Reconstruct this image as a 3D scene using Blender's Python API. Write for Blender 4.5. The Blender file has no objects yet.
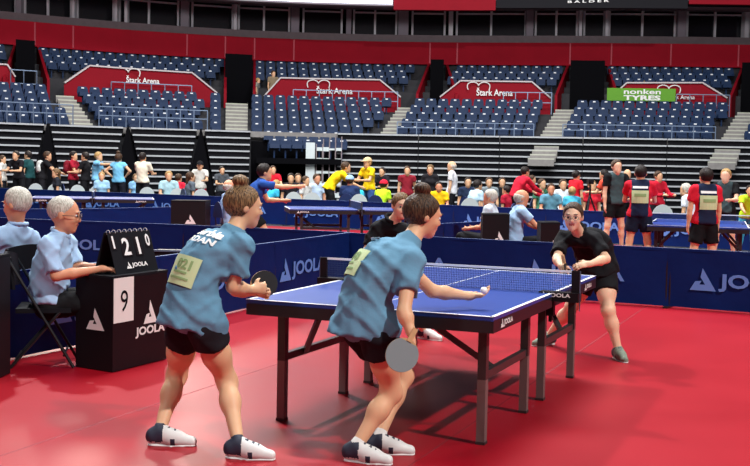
import bpy, math, random
import numpy as np
from mathutils import Vector, Matrix
from mathutils.bvhtree import BVHTree

sc = bpy.context.scene
col = sc.collection
rnd = random.Random(7)

# ------------------------------------------------------------------ camera
CAM_H, PITCH, ROLL, FOC = 1.548, -0.05787, 0.0196255, 1096.17
_r0 = np.array([1.0, 0, 0]); FW = np.array([0, math.cos(PITCH), math.sin(PITCH)]); _u0 = np.cross(_r0, FW)
RT = math.cos(ROLL) * _r0 + math.sin(ROLL) * _u0
UP = -math.sin(ROLL) * _r0 + math.cos(ROLL) * _u0
cam = bpy.data.cameras.new('camera'); cam.sensor_width = 36.0; cam.lens = FOC * 36.0 / 750.0
cam.clip_end = 400
co = bpy.data.objects.new('camera', cam); col.objects.link(co)
co.matrix_world = Matrix(((RT[0], UP[0], -FW[0], 0), (RT[1], UP[1], -FW[1], 0), (RT[2], UP[2], -FW[2], CAM_H), (0, 0, 0, 1)))
sc.camera = co

# ------------------------------------------------------------------ world, lights, exposure
wd = bpy.data.worlds.new('world'); sc.world = wd; wd.use_nodes = True
wd.node_tree.nodes['Background'].inputs[0].default_value = (0.75, 0.8, 1.0, 1)
wd.node_tree.nodes['Background'].inputs[1].default_value = 0.09
sc.view_settings.view_transform = 'Standard'; sc.view_settings.look = 'None'
sc.view_settings.exposure = 0.0; sc.view_settings.gamma = 1.0; sc.view_settings.use_curve_mapping = False

def area(name, loc, target, sx, sy, power, color=(1, 1, 1)):
    l = bpy.data.lights.new(name, 'AREA'); l.shape = 'RECTANGLE'; l.size = sx; l.size_y = sy
    l.energy = power; l.color = color
    o = bpy.data.objects.new(name, l); col.objects.link(o); o.location = loc
    o.rotation_euler = (Vector(target) - Vector(loc)).to_track_quat('-Z', 'Y').to_euler()
    return o
area('box_level_fill', (17, -6, 22), (0, 9, 0), .8, .8, 7800, (1.0, 0.98, 0.95))
area('box_level_fill', (-9, 24, 21), (0, 10, 0), 1.0, 1.0, 5200, (0.97, 0.98, 1.0))
area('box_level_fill', (-12, -8, 20), (0, 10, 0.5), 2.0, 2.0, 2000, (1.0, 0.98, 0.96))
area('box_level_fill', (2, 20, 24), (0, 20, 0), 14, 10, 9000, (0.97, 0.98, 1.0))
area('box_level_fill', (0, 26, 19), (0, 50, 4), 24, 3, 1200, (0.95, 0.97, 1.0))
area('box_level_fill', (-11, 46, 13.5), (0, 5, 0), 7, 2.2, 2600, (1.0, 0.9, 0.76))
area('box_level_fill', (0, 33, 8.5), (0, 56, 8.6), 30, 1.0, 1500, (1.0, 0.95, 0.97))  # unseen fill light added to brighten the box level

# ------------------------------------------------------------------ helpers
def tag(o, label=None, cat=None, group=None, kind=None):
    if label: o['label'] = label
    if cat: o['category'] = cat
    if group: o['group'] = group
    if kind: o['kind'] = kind
    return o

def thing(name, label, cat, loc=(0, 0, 0), rz=0.0, group=None):
    o = bpy.data.objects.new(name, None); col.objects.link(o)
    o.location = loc; o.rotation_euler = (0, 0, rz); o.empty_display_size = 0.1
    return tag(o, label, cat, group)

def mk(name, verts, faces, mats, parent=None, midx=None, smooth=False, loc=None):
    me = bpy.data.meshes.new(name)
    me.from_pydata([tuple(map(float, v)) for v in verts], [], [tuple(map(int, f)) for f in faces])
    if not isinstance(mats, (list, tuple)): mats = [mats]
    for m in mats: me.materials.append(m)
    if midx is not None: me.polygons.foreach_set('material_index', [int(i) for i in midx])
    if smooth: me.polygons.foreach_set('use_smooth', [True] * len(me.polygons))
    me.update()
    o = bpy.data.objects.new(name, me); col.objects.link(o)
    if parent is not None: o.parent = parent
    if loc is not None: o.location = loc
    return o

class MB:
    def __init__(s): s.v = []; s.f = []; s.m = []
    def add(s, vs, fs, mi=0):
        b = len(s.v); s.v += [tuple(v) for v in vs]; s.f += [tuple(b + i for i in f) for f in fs]; s.m += [mi] * len(fs); return s
    def hexa(s, p, mi=0):  # 8 points: bottom 4 ccw, top 4 ccw
        return s.add(p, [(3, 2, 1, 0), (4, 5, 6, 7), (0, 1, 5, 4), (1, 2, 6, 5), (2, 3, 7, 6), (3, 0, 4, 7)], mi)
    def box(s, c, d, rz=0, mi=0, M=None):
        hx, hy, hz = d[0] / 2, d[1] / 2, d[2] / 2
        ps = [(-hx, -hy, -hz), (hx, -hy, -hz), (hx, hy, -hz), (-hx, hy, -hz), (-hx, -hy, hz), (hx, -hy, hz), (hx, hy, hz), (-hx, hy, hz)]
        if M is not None: ps = [tuple(M @ Vector(p)) for p in ps]
        elif rz:
            ca, sa = math.cos(rz), math.sin(rz); ps = [(ca * x - sa * y, sa * x + ca * y, z) for x, y, z in ps]
        return s.hexa([(x + c[0], y + c[1], z + c[2]) for x, y, z in ps], mi)
    def bar(s, a, b, w, h=None, mi=0, up=(0, 0, 1)):
        h = h or w; a = Vector(a); b = Vector(b); d = (b - a).normalized(); u = Vector(up)
        if abs(d.dot(u)) > .99: u = Vector((1, 0, 0))
        x = d.cross(u).normalized(); y = x.cross(d).normalized()
        q = lambda p: [p - x * w / 2 - y * h / 2, p + x * w / 2 - y * h / 2, p + x * w / 2 + y * h / 2, p - x * w / 2 + y * h / 2]
        return s.hexa([tuple(t) for t in q(a) + q(b)], mi)
    def tube(s, pts, r, n=8, mi=0):
        pts = [Vector(p) for p in pts]; vs = []; fs = []; prev = None
        for i, p in enumerate(pts):
            d = (pts[min(i + 1, len(pts) - 1)] - pts[max(i - 1, 0)]).normalized()
            if prev is None:
                u = Vector((0, 0, 1)) if abs(d.z) < .9 else Vector((1, 0, 0)); x = d.cross(u).normalized()
            else: x = (prev - d * prev.dot(d)).normalized()
            prev = x; y = d.cross(x); rr = r[i] if isinstance(r, (list, tuple)) else r
            vs += [tuple(p + (x * math.cos(t) + y * math.sin(t)) * rr) for t in [2 * math.pi * k / n for k in range(n)]]
        for i in range(len(pts) - 1):
            for k in range(n): fs.append((i * n + k, i * n + (k + 1) % n, (i + 1) * n + (k + 1) % n, (i + 1) * n + k))
        fs.append(tuple(reversed(range(n)))); fs.append(tuple((len(pts) - 1) * n + k for k in range(n)))
        return s.add(vs, fs, mi)
    def build(s, name, mats, parent=None, smooth=False, loc=None):
        return mk(name, s.v, s.f, mats, parent, s.m, smooth, loc)

def copy_tree(o, parent=None):
    c = o.copy(); col.objects.link(c)
    if parent is not None: c.parent = parent
    for ch in list(o.children): copy_tree(ch, c)
    return c

def mat(name, c, rough=.6, noise=0.0, nscale=20, metal=0.0, emit=None, bump=0.0, spec=.5, sheen=0, sss=0, alpha=None, coat=0):
    m = bpy.data.materials.new(name); m.use_nodes = True; nt = m.node_tree; b = nt.nodes['Principled BSDF']
    b.inputs['Base Color'].default_value = (*c, 1); b.inputs['Roughness'].default_value = rough
    b.inputs['Metallic'].default_value = metal; b.inputs['Specular IOR Level'].default_value = spec
    if coat: b.inputs['Coat Weight'].default_value = coat; b.inputs['Coat Roughness'].default_value = .2
    if sheen: b.inputs['Sheen Weight'].default_value = sheen
    if sss:
        b.inputs['Subsurface Weight'].default_value = sss; b.inputs['Subsurface Radius'].default_value = (.03, .01, .005); b.inputs['Subsurface Scale'].default_value = .5
    if emit: b.inputs['Emission Color'].default_value = (*c, 1); b.inputs['Emission Strength'].default_value = emit
    if noise or bump:
        tc = nt.nodes.new('ShaderNodeTexCoord'); nz = nt.nodes.new('ShaderNodeTexNoise'); nz.inputs['Scale'].default_value = nscale; nz.inputs['Detail'].default_value = 4
        nt.links.new(tc.outputs['Object'], nz.inputs['Vector'])
        if noise:
            mx = nt.nodes.new('ShaderNodeMix'); mx.data_type = 'RGBA'
            mx.inputs['A'].default_value = (*[max(0, v * (1 - noise)) for v in c], 1); mx.inputs['B'].default_value = (*[min(1, v * (1 + noise)) for v in c], 1)
            nt.links.new(nz.outputs['Fac'], mx.inputs['Factor']); nt.links.new(mx.outputs['Result'], b.inputs['Base Color'])
        if bump:
            bp = nt.nodes.new('ShaderNodeBump'); bp.inputs['Strength'].default_value = bump; bp.inputs['Distance'].default_value = .02
            nt.links.new(nz.outputs['Fac'], bp.inputs['Height']); nt.links.new(bp.outputs['Normal'], b.inputs['Normal'])
    return m

_mc = {}
def cloth(c, noise=.12, rough=.85):
    k = ('cl',) + tuple(round(v, 3) for v in c)
    if k not in _mc: _mc[k] = mat('cloth', c, rough, noise, 14, bump=.25, spec=.2)
    return _mc[k]

# colours are linear
def L(h):
    h = h.lstrip('#'); v = [int(h[i:i + 2], 16) / 255 for i in (0, 2, 4)]
    return tuple(x / 12.92 if x <= .04045 else ((x + .055) / 1.055) ** 2.4 for x in v)

# ---- lettering
_tcache = {}
def text_geo(s, bold=.0):
    k = (s, bold)
    if k in _tcache: return _tcache[k]
    c = bpy.data.curves.new('lettering', 'FONT'); c.body = s; c.size = 1; c.offset = bold; c.resolution_u = 3
    o = bpy.data.objects.new('lettering', c); col.objects.link(o)
    dg = bpy.context.evaluated_depsgraph_get(); me = bpy.data.meshes.new_from_object(o.evaluated_get(dg))
    v = np.array([tuple(x.co) for x in me.vertices]); f = [tuple(p.vertices) for p in me.polygons]
    bpy.data.objects.remove(o); bpy.data.curves.remove(c); bpy.data.meshes.remove(me)
    v = v[:, :2]; mn = v.min(0); mxx = v.max(0); v = (v - mn) / (mxx - mn)
    _tcache[k] = (v, f, (mxx - mn)[0] / (mxx - mn)[1]); return _tcache[k]

MARK = ([(0, 0), (1, 0), (.47, 1), (.40, .60), (.58, .27), (.36, .27), (.45, .44), (.20, .40)], [(7, 0, 5, 6), (0, 1, 4, 5), (1, 2, 3, 4)])
def logo_geo(mode='both'):
    """2-D geometry of the triangular mark and the word, height 1 for the mark."""
    V = []; F = []
    def put(v, f, x, y, w, h):
        b = len(V); V.extend([(x + a * w, y + c * h) for a, c in v]); F.extend([tuple(b + i for i in q) for q in f])
    if mode in ('both', 'row', 'mark'): put(MARK[0], MARK[1], 0, 0, 1.15, 1)
    if mode in ('both', 'row'):
        v, f, a = text_geo('JOOLA', .03); put(v, f, 1.25, 0.0, 3.6, .80)
    if mode == 'word':
        v, f, a = text_geo('JOOLA', .03); put(v, f, 0, 0, 4.0, 1.0)
    if mode == 'stack':
        put(MARK[0], MARK[1], .9, .9, 1.5, 1.6); v, f, a = text_geo('JOOLA', .03); put(v, f, 0, 0, 3.3, .75)
    V = np.array(V); return V, F
def sheet2d(name, VF, origin, ux, uy, size, matr, parent, thick=.003, subdiv=False):
    """Extrude 2-D geometry: origin + ux*x + uy*y, size per unit; small real thickness."""
    V, F = VF; o = np.array(origin, float); ux = np.array(ux, float); uy = np.array(uy, float)
    n = np.cross(ux, uy); n /= np.linalg.norm(n)
    P = o + V[:, :1] * size * ux + V[:, 1:2] * size * uy
    k = len(P); vs = list(P + n * thick) + list(P)
    fs = [tuple(f) for f in F] + [tuple(k + i for i in reversed(f)) for f in F]
    return mk(name, vs, fs, matr, parent)
def text2d(s, w, h, bold=.02):
    v, f, a = text_geo(s, bold); return (v * np.array([w, h]), f)

def rotz(a): return np.array([[math.cos(a), -math.sin(a), 0], [math.sin(a), math.cos(a), 0], [0, 0, 1]])

# ------------------------------------------------------------------ materials
M = {}
M['concrete'] = mat('concrete', (.22, .21, .2), .9, .25, 6)
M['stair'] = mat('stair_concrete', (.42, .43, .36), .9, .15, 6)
M['black'] = mat('black_paint', (.007, .007, .009), .8, spec=.08)
M['void'] = mat('void_black', (.003, .003, .004), .95, spec=.05)
M['seat'] = mat('blue_seat_plastic', L('#0e2748'), .55, .1, 3, spec=.2)
M['glint'] = mat('seat_glint', (.75, .78, .8), .4)
M['redwall'] = mat('red_painted_wall', L('#8a0c1e'), .7, .1, 2, spec=.15)
M['redwall2'] = mat('red_fascia', L('#9c1024'), .7, .15, 1.2, spec=.1)
M['trimwhite'] = mat('white_trim', (.55, .5, .5), .6)
M['rail'] = mat('rail_metal', (.16, .22, .32), .4, metal=.6)
M['bench'] = mat('bench_edge', (.40, .42, .44), .6, .1, 3, spec=.2)
M['glass'] = mat('dark_glass', (.012, .012, .016), .12)
M['mull'] = mat('grey_mullion', (.72, .72, .76), .5)
M['sill'] = mat('grey_sill', (.20, .165, .175), .8, .2, 4)
M['pillar'] = mat('grey_pillar', (.30, .27, .31), .8)
M['barrier'] = mat('navy_barrier_cloth', L('#07215c'), .65, .15, 3, bump=.6, spec=.12)
M['bartop'] = mat('barrier_hem', L('#8b9cc4'), .6)
M['barlogo'] = mat('light_blue_print', L('#5f8fd8'), .6)
M['white'] = mat('white_print', (.82, .82, .8), .6)
M['tabletop'] = mat('blue_table_top', L('#1c4094'), .36, .04, 8)
M['line'] = mat('white_line', (.85, .87, .9), .5)
M['apron'] = mat('black_table_apron', (.012, .010, .012), .45)
M['leg'] = mat('dark_leg_metal', (.045, .04, .04), .4, metal=.3)
M['legfoot'] = mat('bare_leg_floor_reflection', (.20, .17, .16), .45, metal=.4)  # bare lower legs, floor reflection put into the paler colour
M['net'] = mat('net_cord', (.03, .05, .13), .8)
M['boxblack'] = mat('black_box_panel', (.009, .006, .008), .5, .1, 5, spec=.2)
M['chair'] = mat('black_chair_metal', (.02, .02, .022), .4, metal=.4)
M['chaircloth'] = mat('black_chair_pad', (.007, .008, .011), .7, spec=.15)
M['shell'] = mat('light_grey_shell', (.55, .62, .62), .5, .1, 5)
M['paper'] = mat('white_paper', (.8, .8, .77), .8)
M['bib'] = mat('pale_green_bib', L('#c8dca8'), .8, .06, 9)
M['bibprint'] = mat('bib_print', L('#8fae74'), .8)
M['racketred'] = mat('racket_rubber', (.012, .012, .014), .5)
M['racketgrey'] = mat('grey_racket_rubber', (.20, .24, .25), .5)
M['wood'] = mat('racket_wood', (.55, .32, .15), .5, .15, 30)
M['ball'] = mat('white_ball', (.9, .9, .88), .4)
M['skin'] = mat('skin', L('#dfb08a'), .5, .06, 12, sss=.1, spec=.35)
M['skinpale'] = mat('pale_skin', L('#e9bf9f'), .5, .05, 12, sss=.1, spec=.35)
M['skinred'] = mat('ruddy_skin', L('#d99a78'), .5, .08, 12, sss=.1, spec=.35)
M['lip'] = mat('lips', L('#b0584e'), .5)
M['eyew'] = mat('eye_white', (.75, .73, .7), .3)
M['iris'] = mat('iris', (.03, .02, .015), .3)
def hairmat(name, a_, b_):
    m = mat(name, L(a_), .5, spec=.3); nt = m.node_tree; N = nt.nodes.new; K = nt.links.new; b = nt.nodes['Principled BSDF']
    tc = N('ShaderNodeTexCoord'); mp = N('ShaderNodeMapping'); mp.inputs['Scale'].default_value = (150, 150, 18); mp.inputs['Rotation'].default_value = (.3, .5, 0); nz = N('ShaderNodeTexNoise'); nz.inputs['Scale'].default_value = 1.0; nz.inputs['Detail'].default_value = 3
    r = N('ShaderNodeValToRGB'); r.color_ramp.elements[0].position = .38; r.color_ramp.elements[1].position = .62; r.color_ramp.elements[0].color = (*L(a_), 1); r.color_ramp.elements[1].color = (*L(b_), 1)
    bp = N('ShaderNodeBump'); bp.inputs['Strength'].default_value = .8; bp.inputs['Distance'].default_value = .01
    K(tc.outputs['Object'], mp.inputs['Vector']); K(mp.outputs['Vector'], nz.inputs['Vector']); K(nz.outputs['Fac'], r.inputs['Fac']); K(r.outputs['Color'], b.inputs['Base Color']); K(nz.outputs['Fac'], bp.inputs['Height']); K(bp.outputs['Normal'], b.inputs['Normal'])
    return m
M['hair_brown'] = hairmat('brown_hair', '#24170f', '#5c4430')
M['hair_light'] = hairmat('light_brown_hair', '#43301f', '#94744e')
M['hair_dark'] = hairmat('dark_hair', '#120d0b', '#2e2420')
M['hair_white'] = hairmat('white_hair', '#a8a294', '#dcd8cc')
M['hair_blond'] = hairmat('blond_hair', '#8c6a3c', '#d0ac72')
M['scrunchie'] = mat('green_band', L('#5f7a20'), .7)
M['glasses'] = mat('spectacle_frame', (.06, .05, .05), .3)
M['shoewhite'] = mat('white_shoe', (.72, .72, .70), .6, .1, 30)
M['shoedark'] = mat('navy_shoe', (.02, .025, .05), .6)
M['sock'] = mat('white_sock', (.75, .75, .72), .9)
# ------------------------------------------------------------------ floor and red mats
fl = MB(); fl.box((0, 40, -.05), (160, 140, .1)); tag(fl.build('floor', mat('arena_floor', (.055, .055, .06), .7, .2, 1)), kind='structure')
def red_mat_material():
    m = bpy.data.materials.new('red_sports_mat'); m.use_nodes = True; nt = m.node_tree; b = nt.nodes['Principled BSDF']; N = nt.nodes.new; K = nt.links.new
    tc = N('ShaderNodeTexCoord')
    n1 = N('ShaderNodeTexNoise'); n1.inputs['Scale'].default_value = .7; n1.inputs['Detail'].default_value = 5
    n2 = N('ShaderNodeTexNoise'); n2.inputs['Scale'].default_value = 40; n2.inputs['Detail'].default_value = 3
    K(tc.outputs['Object'], n1.inputs['Vector']); K(tc.outputs['Object'], n2.inputs['Vector'])
    r = N('ShaderNodeValToRGB'); r.color_ramp.elements[0].position = .3; r.color_ramp.elements[1].position = .75
    r.color_ramp.elements[0].color = (*L('#960618'), 1); r.color_ramp.elements[1].color = (*L('#a5081d'), 1)
    K(n1.outputs['Fac'], r.inputs['Fac']); K(r.outputs['Color'], b.inputs['Base Color'])
    mr = N('ShaderNodeMapRange'); mr.inputs['To Min'].default_value = .34; mr.inputs['To Max'].default_value = .5
    K(n1.outputs['Fac'], mr.inputs['Value']); K(mr.outputs['Result'], b.inputs['Roughness'])
    b.inputs['Specular IOR Level'].default_value = .32
    bp = N('ShaderNodeBump'); bp.inputs['Strength'].default_value = .08; bp.inputs['Distance'].default_value = .003
    K(n2.outputs['Fac'], bp.inputs['Height']); K(bp.outputs['Normal'], b.inputs['Normal'])
    return m
M['mat'] = red_mat_material()
ang = 0.397056
def T2W(x, y, z=0):
    r = np.array([math.cos(ang), math.sin(ang)]); f = np.array([-math.sin(ang), math.cos(ang)]); d = np.array([x - 2.436, y + 5.66745])
    return np.array([d @ r, d @ f, z])
# rolls of mat laid side by side across the courts
rm = MB(); a = np.array([math.cos(ang), -math.sin(ang)]); bdir = np.array([math.sin(ang), math.cos(ang)])
tag(rm.add([(-9, -2, .004), (16, -2, .004), (16, 19, .004), (7.9, 22.3, .004), (-.1, 27.6, .004), (-9.7, 32.6, .004), (-20, 33, .004), (-20, 10, .004)], [tuple(range(8))]).build('floor_mat', M['mat']), kind='structure')
seam = MB()
for t in np.arange(-6, 14, 2.0):
    p = a * t
    s0 = p + bdir * 0; s1 = p + bdir * 27
    seam.box(((s0[0] + s1[0]) / 2, (s0[1] + s1[1]) / 2, .0045), (.012, 27, .001), rz=-ang)
tag(seam.build('floor_mat_seams', mat('mat_seam', L('#840c1c'), .6)), kind='structure')

# ------------------------------------------------------------------ arena bowl
_px = [-260, -120, 0, 60, 125, 187, 250, 310, 375, 437, 500, 562, 625, 687, 750, 850, 950]
_yr = [.80, .845, .885, .912, .94, .961, .978, .987, .99, .987, .98, .972, .966, .962, .96, .955, .945]
def BP(px, D, z):
    Y = D * float(np.interp(px, _px, _yr)); return (Y * (px - 375) / FOC, Y, z)
def strip(name, pxs, prof, matr, parent=None, kind='structure', closed=False):
    """sweep a profile [(D,z),...] along the bowl"""
    vs = []; fs = []; n = len(prof)
    for p in pxs: vs += [BP(p, d, z) for d, z in prof]
    for i in range(len(pxs) - 1):
        for k in range(n - 1 + (1 if closed else 0)):
            k2 = (k + 1) % n; fs.append((i * n + k, (i + 1) * n + k, (i + 1) * n + k2, i * n + k2))
    if closed: fs += [tuple(range(n)), tuple(reversed([(len(pxs) - 1) * n + k for k in range(n)]))]
    o = mk(name, vs, fs, matr, parent)
    if kind and parent is None: tag(o, kind=kind)
    return o
def rng(a_, b_, step=12):
    n = max(2, int(abs(b_ - a_) / step) + 2); return list(np.linspace(a_, b_, n))
def slab(name, p0, p1, D0, D1, z0, z1, matr, parent=None, kind='structure'):
    return strip(name, rng(p0, p1), [(D0, z0), (D0, z1), (D1, z1), (D1, z0)], matr, parent, kind, True)

RISE, RUN, D0, Z0 = .335, .8, 46.0, 2.55
# stepped concrete of the lower and upper stands
prof = [(45.4, 0.0), (45.4, 2.62)]
for k in range(5): prof += [(45.5 + RUN * k, 2.62 + RISE * k), (45.5 + RUN * (k + 1), 2.62 + RISE * k)]
prof += [(45.5 + RUN * 5, 4.1), (52.0, 4.1), (52.0, 5.15)]
for k in range(3): prof += [(52.1 + RUN * k, 5.2 + RISE * k), (52.1 + RUN * (k + 1), 5.2 + RISE * k)]
prof += [(54.9, 5.9), (54.9, 6.8)]
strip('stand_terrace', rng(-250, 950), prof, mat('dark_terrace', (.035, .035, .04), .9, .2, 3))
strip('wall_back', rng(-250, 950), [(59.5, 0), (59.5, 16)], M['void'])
# front kerb of the lower stand
strip('stand_kerb', rng(-250, 950), [(45.2, 2.75), (45.2, 2.98), (45.5, 2.98), (45.5, 2.62)], M['concrete'], closed=True)

# seats
sb = MB()
for (za, zb, wa, wb, ya, yb) in ((.40, .58, .20, .225, .05, .06), (.58, .74, .225, .215, .06, .085), (.74, .84, .215, .17, .085, .12)):
    sb.hexa([(-wa, ya, za), (wa, ya, za), (wa, ya + .045, za), (-wa, ya + .045, za), (-wb, yb, zb), (wb, yb, zb), (wb, yb + .045, zb), (-wb, yb + .045, zb)])
sb.hexa([(-.20, -.17, .44), (.20, -.17, .44), (.20, .08, .40), (-.20, .08, .40), (-.18, -.13, .60), (.18, -.13, .60), (.18, .0, .60), (-.18, .0, .60)]); sb.box((0, .07, .2), (.06, .06, .4))
sb.box((0, .085, .775), (.11, .03, .05), mi=1)  # pale tab painted in for the glint at the top of each seat
seat_me = None
seat_spots = []
lower = [('the far left lower block', -90, -90, 50, 71, 0), ('the lower block left of the grey stairs', 76, 100, 205, 205, 0),
         ('the narrow block beside the stairs', 208, 208, 221, 221, 0), ('the lower block with the heart wall behind', 249, 249, 393, 372, 0),
         ('the middle lower block', 411, 394, 549, 532, 0), ('the lower block behind the green banner', 573, 560, 730, 712, 0),
         ('the far right lower block', 754, 741, 900, 900, 0)]
def rows_of(lt, lb, rt, rb, nrow, D00, z00, blockname):
    for k in range(nrow):
        t = k / max(1, nrow - 1); l = lb + (lt - lb) * t; r = rb + (rt - rb) * t; D = D00 + RUN * k
        p = l
        while True:
            Y = D * float(np.interp(p, _px, _yr)); w = .52 * FOC / Y * math.cos(math.atan((p - 375) / FOC))
            if p + w > r + 2: break
            seat_spots.append((p + w / 2, D, z00 + RISE * k, blockname)); p += w
for nm, lt, lb, rt, rb, _ in lower: rows_of(lt, lb, rt, rb, 5, D0, Z0, nm)
# two extra rows in front, below the heart wall
for k, (l, r) in enumerate(((262, 337), (268, 337))): 
    D = 45.2 - .8 * k; p = l
    while p < r: seat_spots.append((p + 5, D, Z0 - RISE * (k + 1), 'the front rows above the dark gap')); p += 11.2
nlow = len(seat_spots)
for lt, lb, rt, rb in ((-120, -120, 10, 6), (37, 45, 222, 222), (252, 252, 414, 404), (452, 443, 563, 555), (602, 607, 731, 726), (752, 757, 900, 900)):
    rows_of(lt, lb, rt, rb, 3, 52.5, 5.15, 'upper')
vis = [s for s in seat_spots if -8 < s[0] < 758]
near = sorted(vis, key=lambda s: s[1])[:300]; rest = [s for s in vis if s not in near]
first = None
for (px, D, z, nm) in near:
    if first is None:
        o = first = sb.build('stadium_seat', [M['seat'], M['glint']])
    else: o = first.copy(); col.objects.link(o)
    p = BP(px, D, z); o.location = p; q = BP(px + 3, D, z); q0 = BP(px - 3, D, z)
    o.rotation_euler = (0, 0, math.atan2(q[1] - q0[1], q[0] - q0[0]))
    tag(o, 'empty dark blue plastic seat in ' + (nm if nm != 'upper' else 'the rows above the red walls'), 'seat', 'blue seats in ' + (nm if nm != 'upper' else 'the upper rows'))
vs = []; fs = []; ms = []
sv = np.array(sb.v)
for (px, D, z, nm) in rest:
    p = np.array(BP(px, D, z)); q = BP(px + 3, D, z); q0 = BP(px - 3, D, z); R_ = rotz(math.atan2(q[1] - q0[1], q[0] - q0[0]))
    b = len(vs); vs += list(sv @ R_.T + p); fs += [tuple(b + i for i in f) for f in sb.f]; ms += sb.m
tag(mk('stadium_seats', vs, fs, [M['seat'], M['glint']], None, ms), 'rows of dark blue seats high in the stand under the red fascia', 'seats', kind='stuff')

# aisles of stairs
def stairs(name, label, lt, lb, rt, rb, nk=0, top=5):
    s_ = MB()
    for k in range(-nk, top):
        for half in (0, 1):
            kk = k + half / 2; t = (kk + .0) / 4.5; l = lb + (lt - lb) * t; r = rb + (rt - rb) * t
            z = 2.78 + RISE * kk; d = 45.35 + RUN * kk
            A, B, C_, D_ = BP(l, d, z - .3), BP(r, d, z - .3), BP(r, d + .42, z - .3), BP(l, d + .42, z - .3)
            s_.hexa([A, B, C_, D_] + [(x, y, z - .05) for x, y, _ in (A, B, C_, D_)], 1)
            s_.hexa([(x, y, z - .05) for x, y, _ in (A, B, C_, D_)] + [(x, y, z) for x, y, _ in (A, B, C_, D_)])
    o = s_.build(name, [M['stair'], M['concrete']]); tag(o, label, 'stairs', 'aisle stairs in the lower stand'); return o
stairs('aisle_stairs', 'pale concrete aisle stairs between the two leftmost seat blocks', 55, 74, 73, 97, 0)
stairs('aisle_stairs', 'wide pale stairs rising to the dark opening left of centre', 224, 224, 246, 246, 0)
stairs('aisle_stairs', 'narrow slanting stairs left of the middle seat block', 395, 374, 409, 393, 0)
stairs('aisle_stairs', 'pale stairs running down over the bleachers right of the middle block', 552, 534, 571, 558, 2)
stairs('aisle_stairs', 'pale stairs at the right end near the picture edge', 733, 714, 752, 739, 2)

# red parapet walls with sloping ends
def parapet(label, pts, word=None):
    """pts: outline (px, z) at D=50.6, with thickness"""
    t = thing('parapet_wall', label, 'wall', BP(pts[0][0], 50.6, 0))
    o = np.array(BP(pts[0][0], 50.6, 0)); m = MB()
    xs = sorted(set([p for p, _ in pts] + list(np.linspace(pts[0][0], pts[-1][0], 14))))
    zt = lambda p: float(np.interp(p, [q for q, _ in pts], [z for _, z in pts]))
    for i in range(len(xs) - 1):
        A = [np.array(BP(xs[i], 50.6, 3.8)) - o, np.array(BP(xs[i + 1], 50.6, 3.8)) - o, np.array(BP(xs[i + 1], 50.8, 3.8)) - o, np.array(BP(xs[i], 50.8, 3.8)) - o]
        tops = [zt(xs[i]), zt(xs[i + 1]), zt(xs[i + 1]), zt(xs[i])]
        m.hexa([tuple(a_) for a_ in A] + [(a_[0], a_[1], z) for a_, z in zip(A, tops)])
    m.build('panel', M['redwall'], t)
    c = MB()
    for i in range(len(xs) - 1):
        c.bar(tuple(np.array(BP(xs[i], 50.6, zt(xs[i]) + .02)) - o), tuple(np.array(BP(xs[i + 1], 50.6, zt(xs[i + 1]) + .02)) - o), .22, .06)
    c.build('coping', M['trimwhite'], t)
    if word:
        for (s_, px0, px1, z0_, z1_) in word:
            A = np.array(BP(px0, 50.55, z0_)) - o; B = np.array(BP(px1, 50.55, z0_)) - o; w = np.linalg.norm(B - A)
            sheet2d('lettering', text2d(s_, 1, (z1_ - z0_) / w, .02), A - np.array([0, .04, 0]), (B - A) / w, (0, 0, 1), w, M['white'], t)
        px0, z0_ = word[0][1] - 1, word[0][3] + .18
        hm = MB(); cc = np.array(BP(px0 + 3, 50.5, z0_ + .25)) - o
        for sx in (-1, 1):
            pts_ = [(cc[0] + sx * (.17 - .17 * math.cos(u)) * 1.5, cc[1] - .05, cc[2] + .17 * math.sin(u) * (1.0 if u < math.pi else 1.9) + .0) for u in np.linspace(0, 3.7, 12)]
            hm.tube(pts_, .025, 5)
        hm.build('heart_emblem', M['white'], t)
    return t
def zz(px, y, D=50.6):
    Y = D * float(np.interp(px, _px, _yr)); return CAM_H + (169.49 + (px - 375) * .01963 - y) * Y / FOC
parapet('red parapet wall at the far left edge of the stand', [(-60, zz(-60, 62)), (6, zz(6, 66)), (14, zz(14, 78))])
parapet('long red parapet with lettering, leftmost of the lettered ones', [(63, zz(63, 84)), (88, zz(88, 67)), (190, zz(190, 74)), (215, zz(215, 94))],
        [('Štark Arena', 125, 158, zz(140, 84), zz(140, 77))])
parapet('red parapet with lettering right of the dark stair opening', [(262, zz(262, 97)), (278, zz(278, 79)), (377, zz(377, 81)), (398, zz(398, 98))],
        [('Štark Arena', 314, 350, zz(330, 94.5), zz(330, 87))])
parapet('red parapet with lettering behind the middle seat block', [(437, zz(437, 98)), (457, zz(457, 82)), (528, zz(528, 83)), (547, zz(547, 99))],
        [('Štark Arena', 473, 509, zz(490, 96.5), zz(490, 88.5))])
parapet('red parapet partly covered by the green banner', [(608, zz(608, 97)), (622, zz(622, 84)), (697, zz(697, 84)), (722, zz(722, 99))], [('Štark Arena', 662, 690, zz(690, 100), zz(690, 95))])
# red wing walls beside the openings
for (px, lab) in ((36, 'at the far left opening'), (13, 'left of the far left opening'), (222, 'left of the opening above the wide stairs'), (251, 'right of the opening above the wide stairs'),
                  (424, 'left of the narrow central opening'), (442, 'right of the narrow central opening'),
                  (562, 'left of the opening beside the middle block'), (602, 'right of the opening beside the middle block'), (735, 'beside the rightmost opening')):
    w = MB(); dpx = 10 if px in (36, 442, 602) else (-11 if px in (13, 424, 562, 735) else 0)
    z1 = 6.75
    A = BP(px + dpx, 50.4, 4.0); B = BP(px, 54.7, 4.0); q = .12
    w.hexa([A, (A[0] + q, A[1], 4.0), (B[0] + q, B[1], 4.0), B, (A[0], A[1], 5.0), (A[0] + q, A[1], 5.0), (B[0] + q, B[1], z1), (B[0], B[1], z1)])
    tag(w.build('wing_wall', M['redwall']), 'red sloping wing wall ' + lab, 'wall', 'red wing walls')
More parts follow.
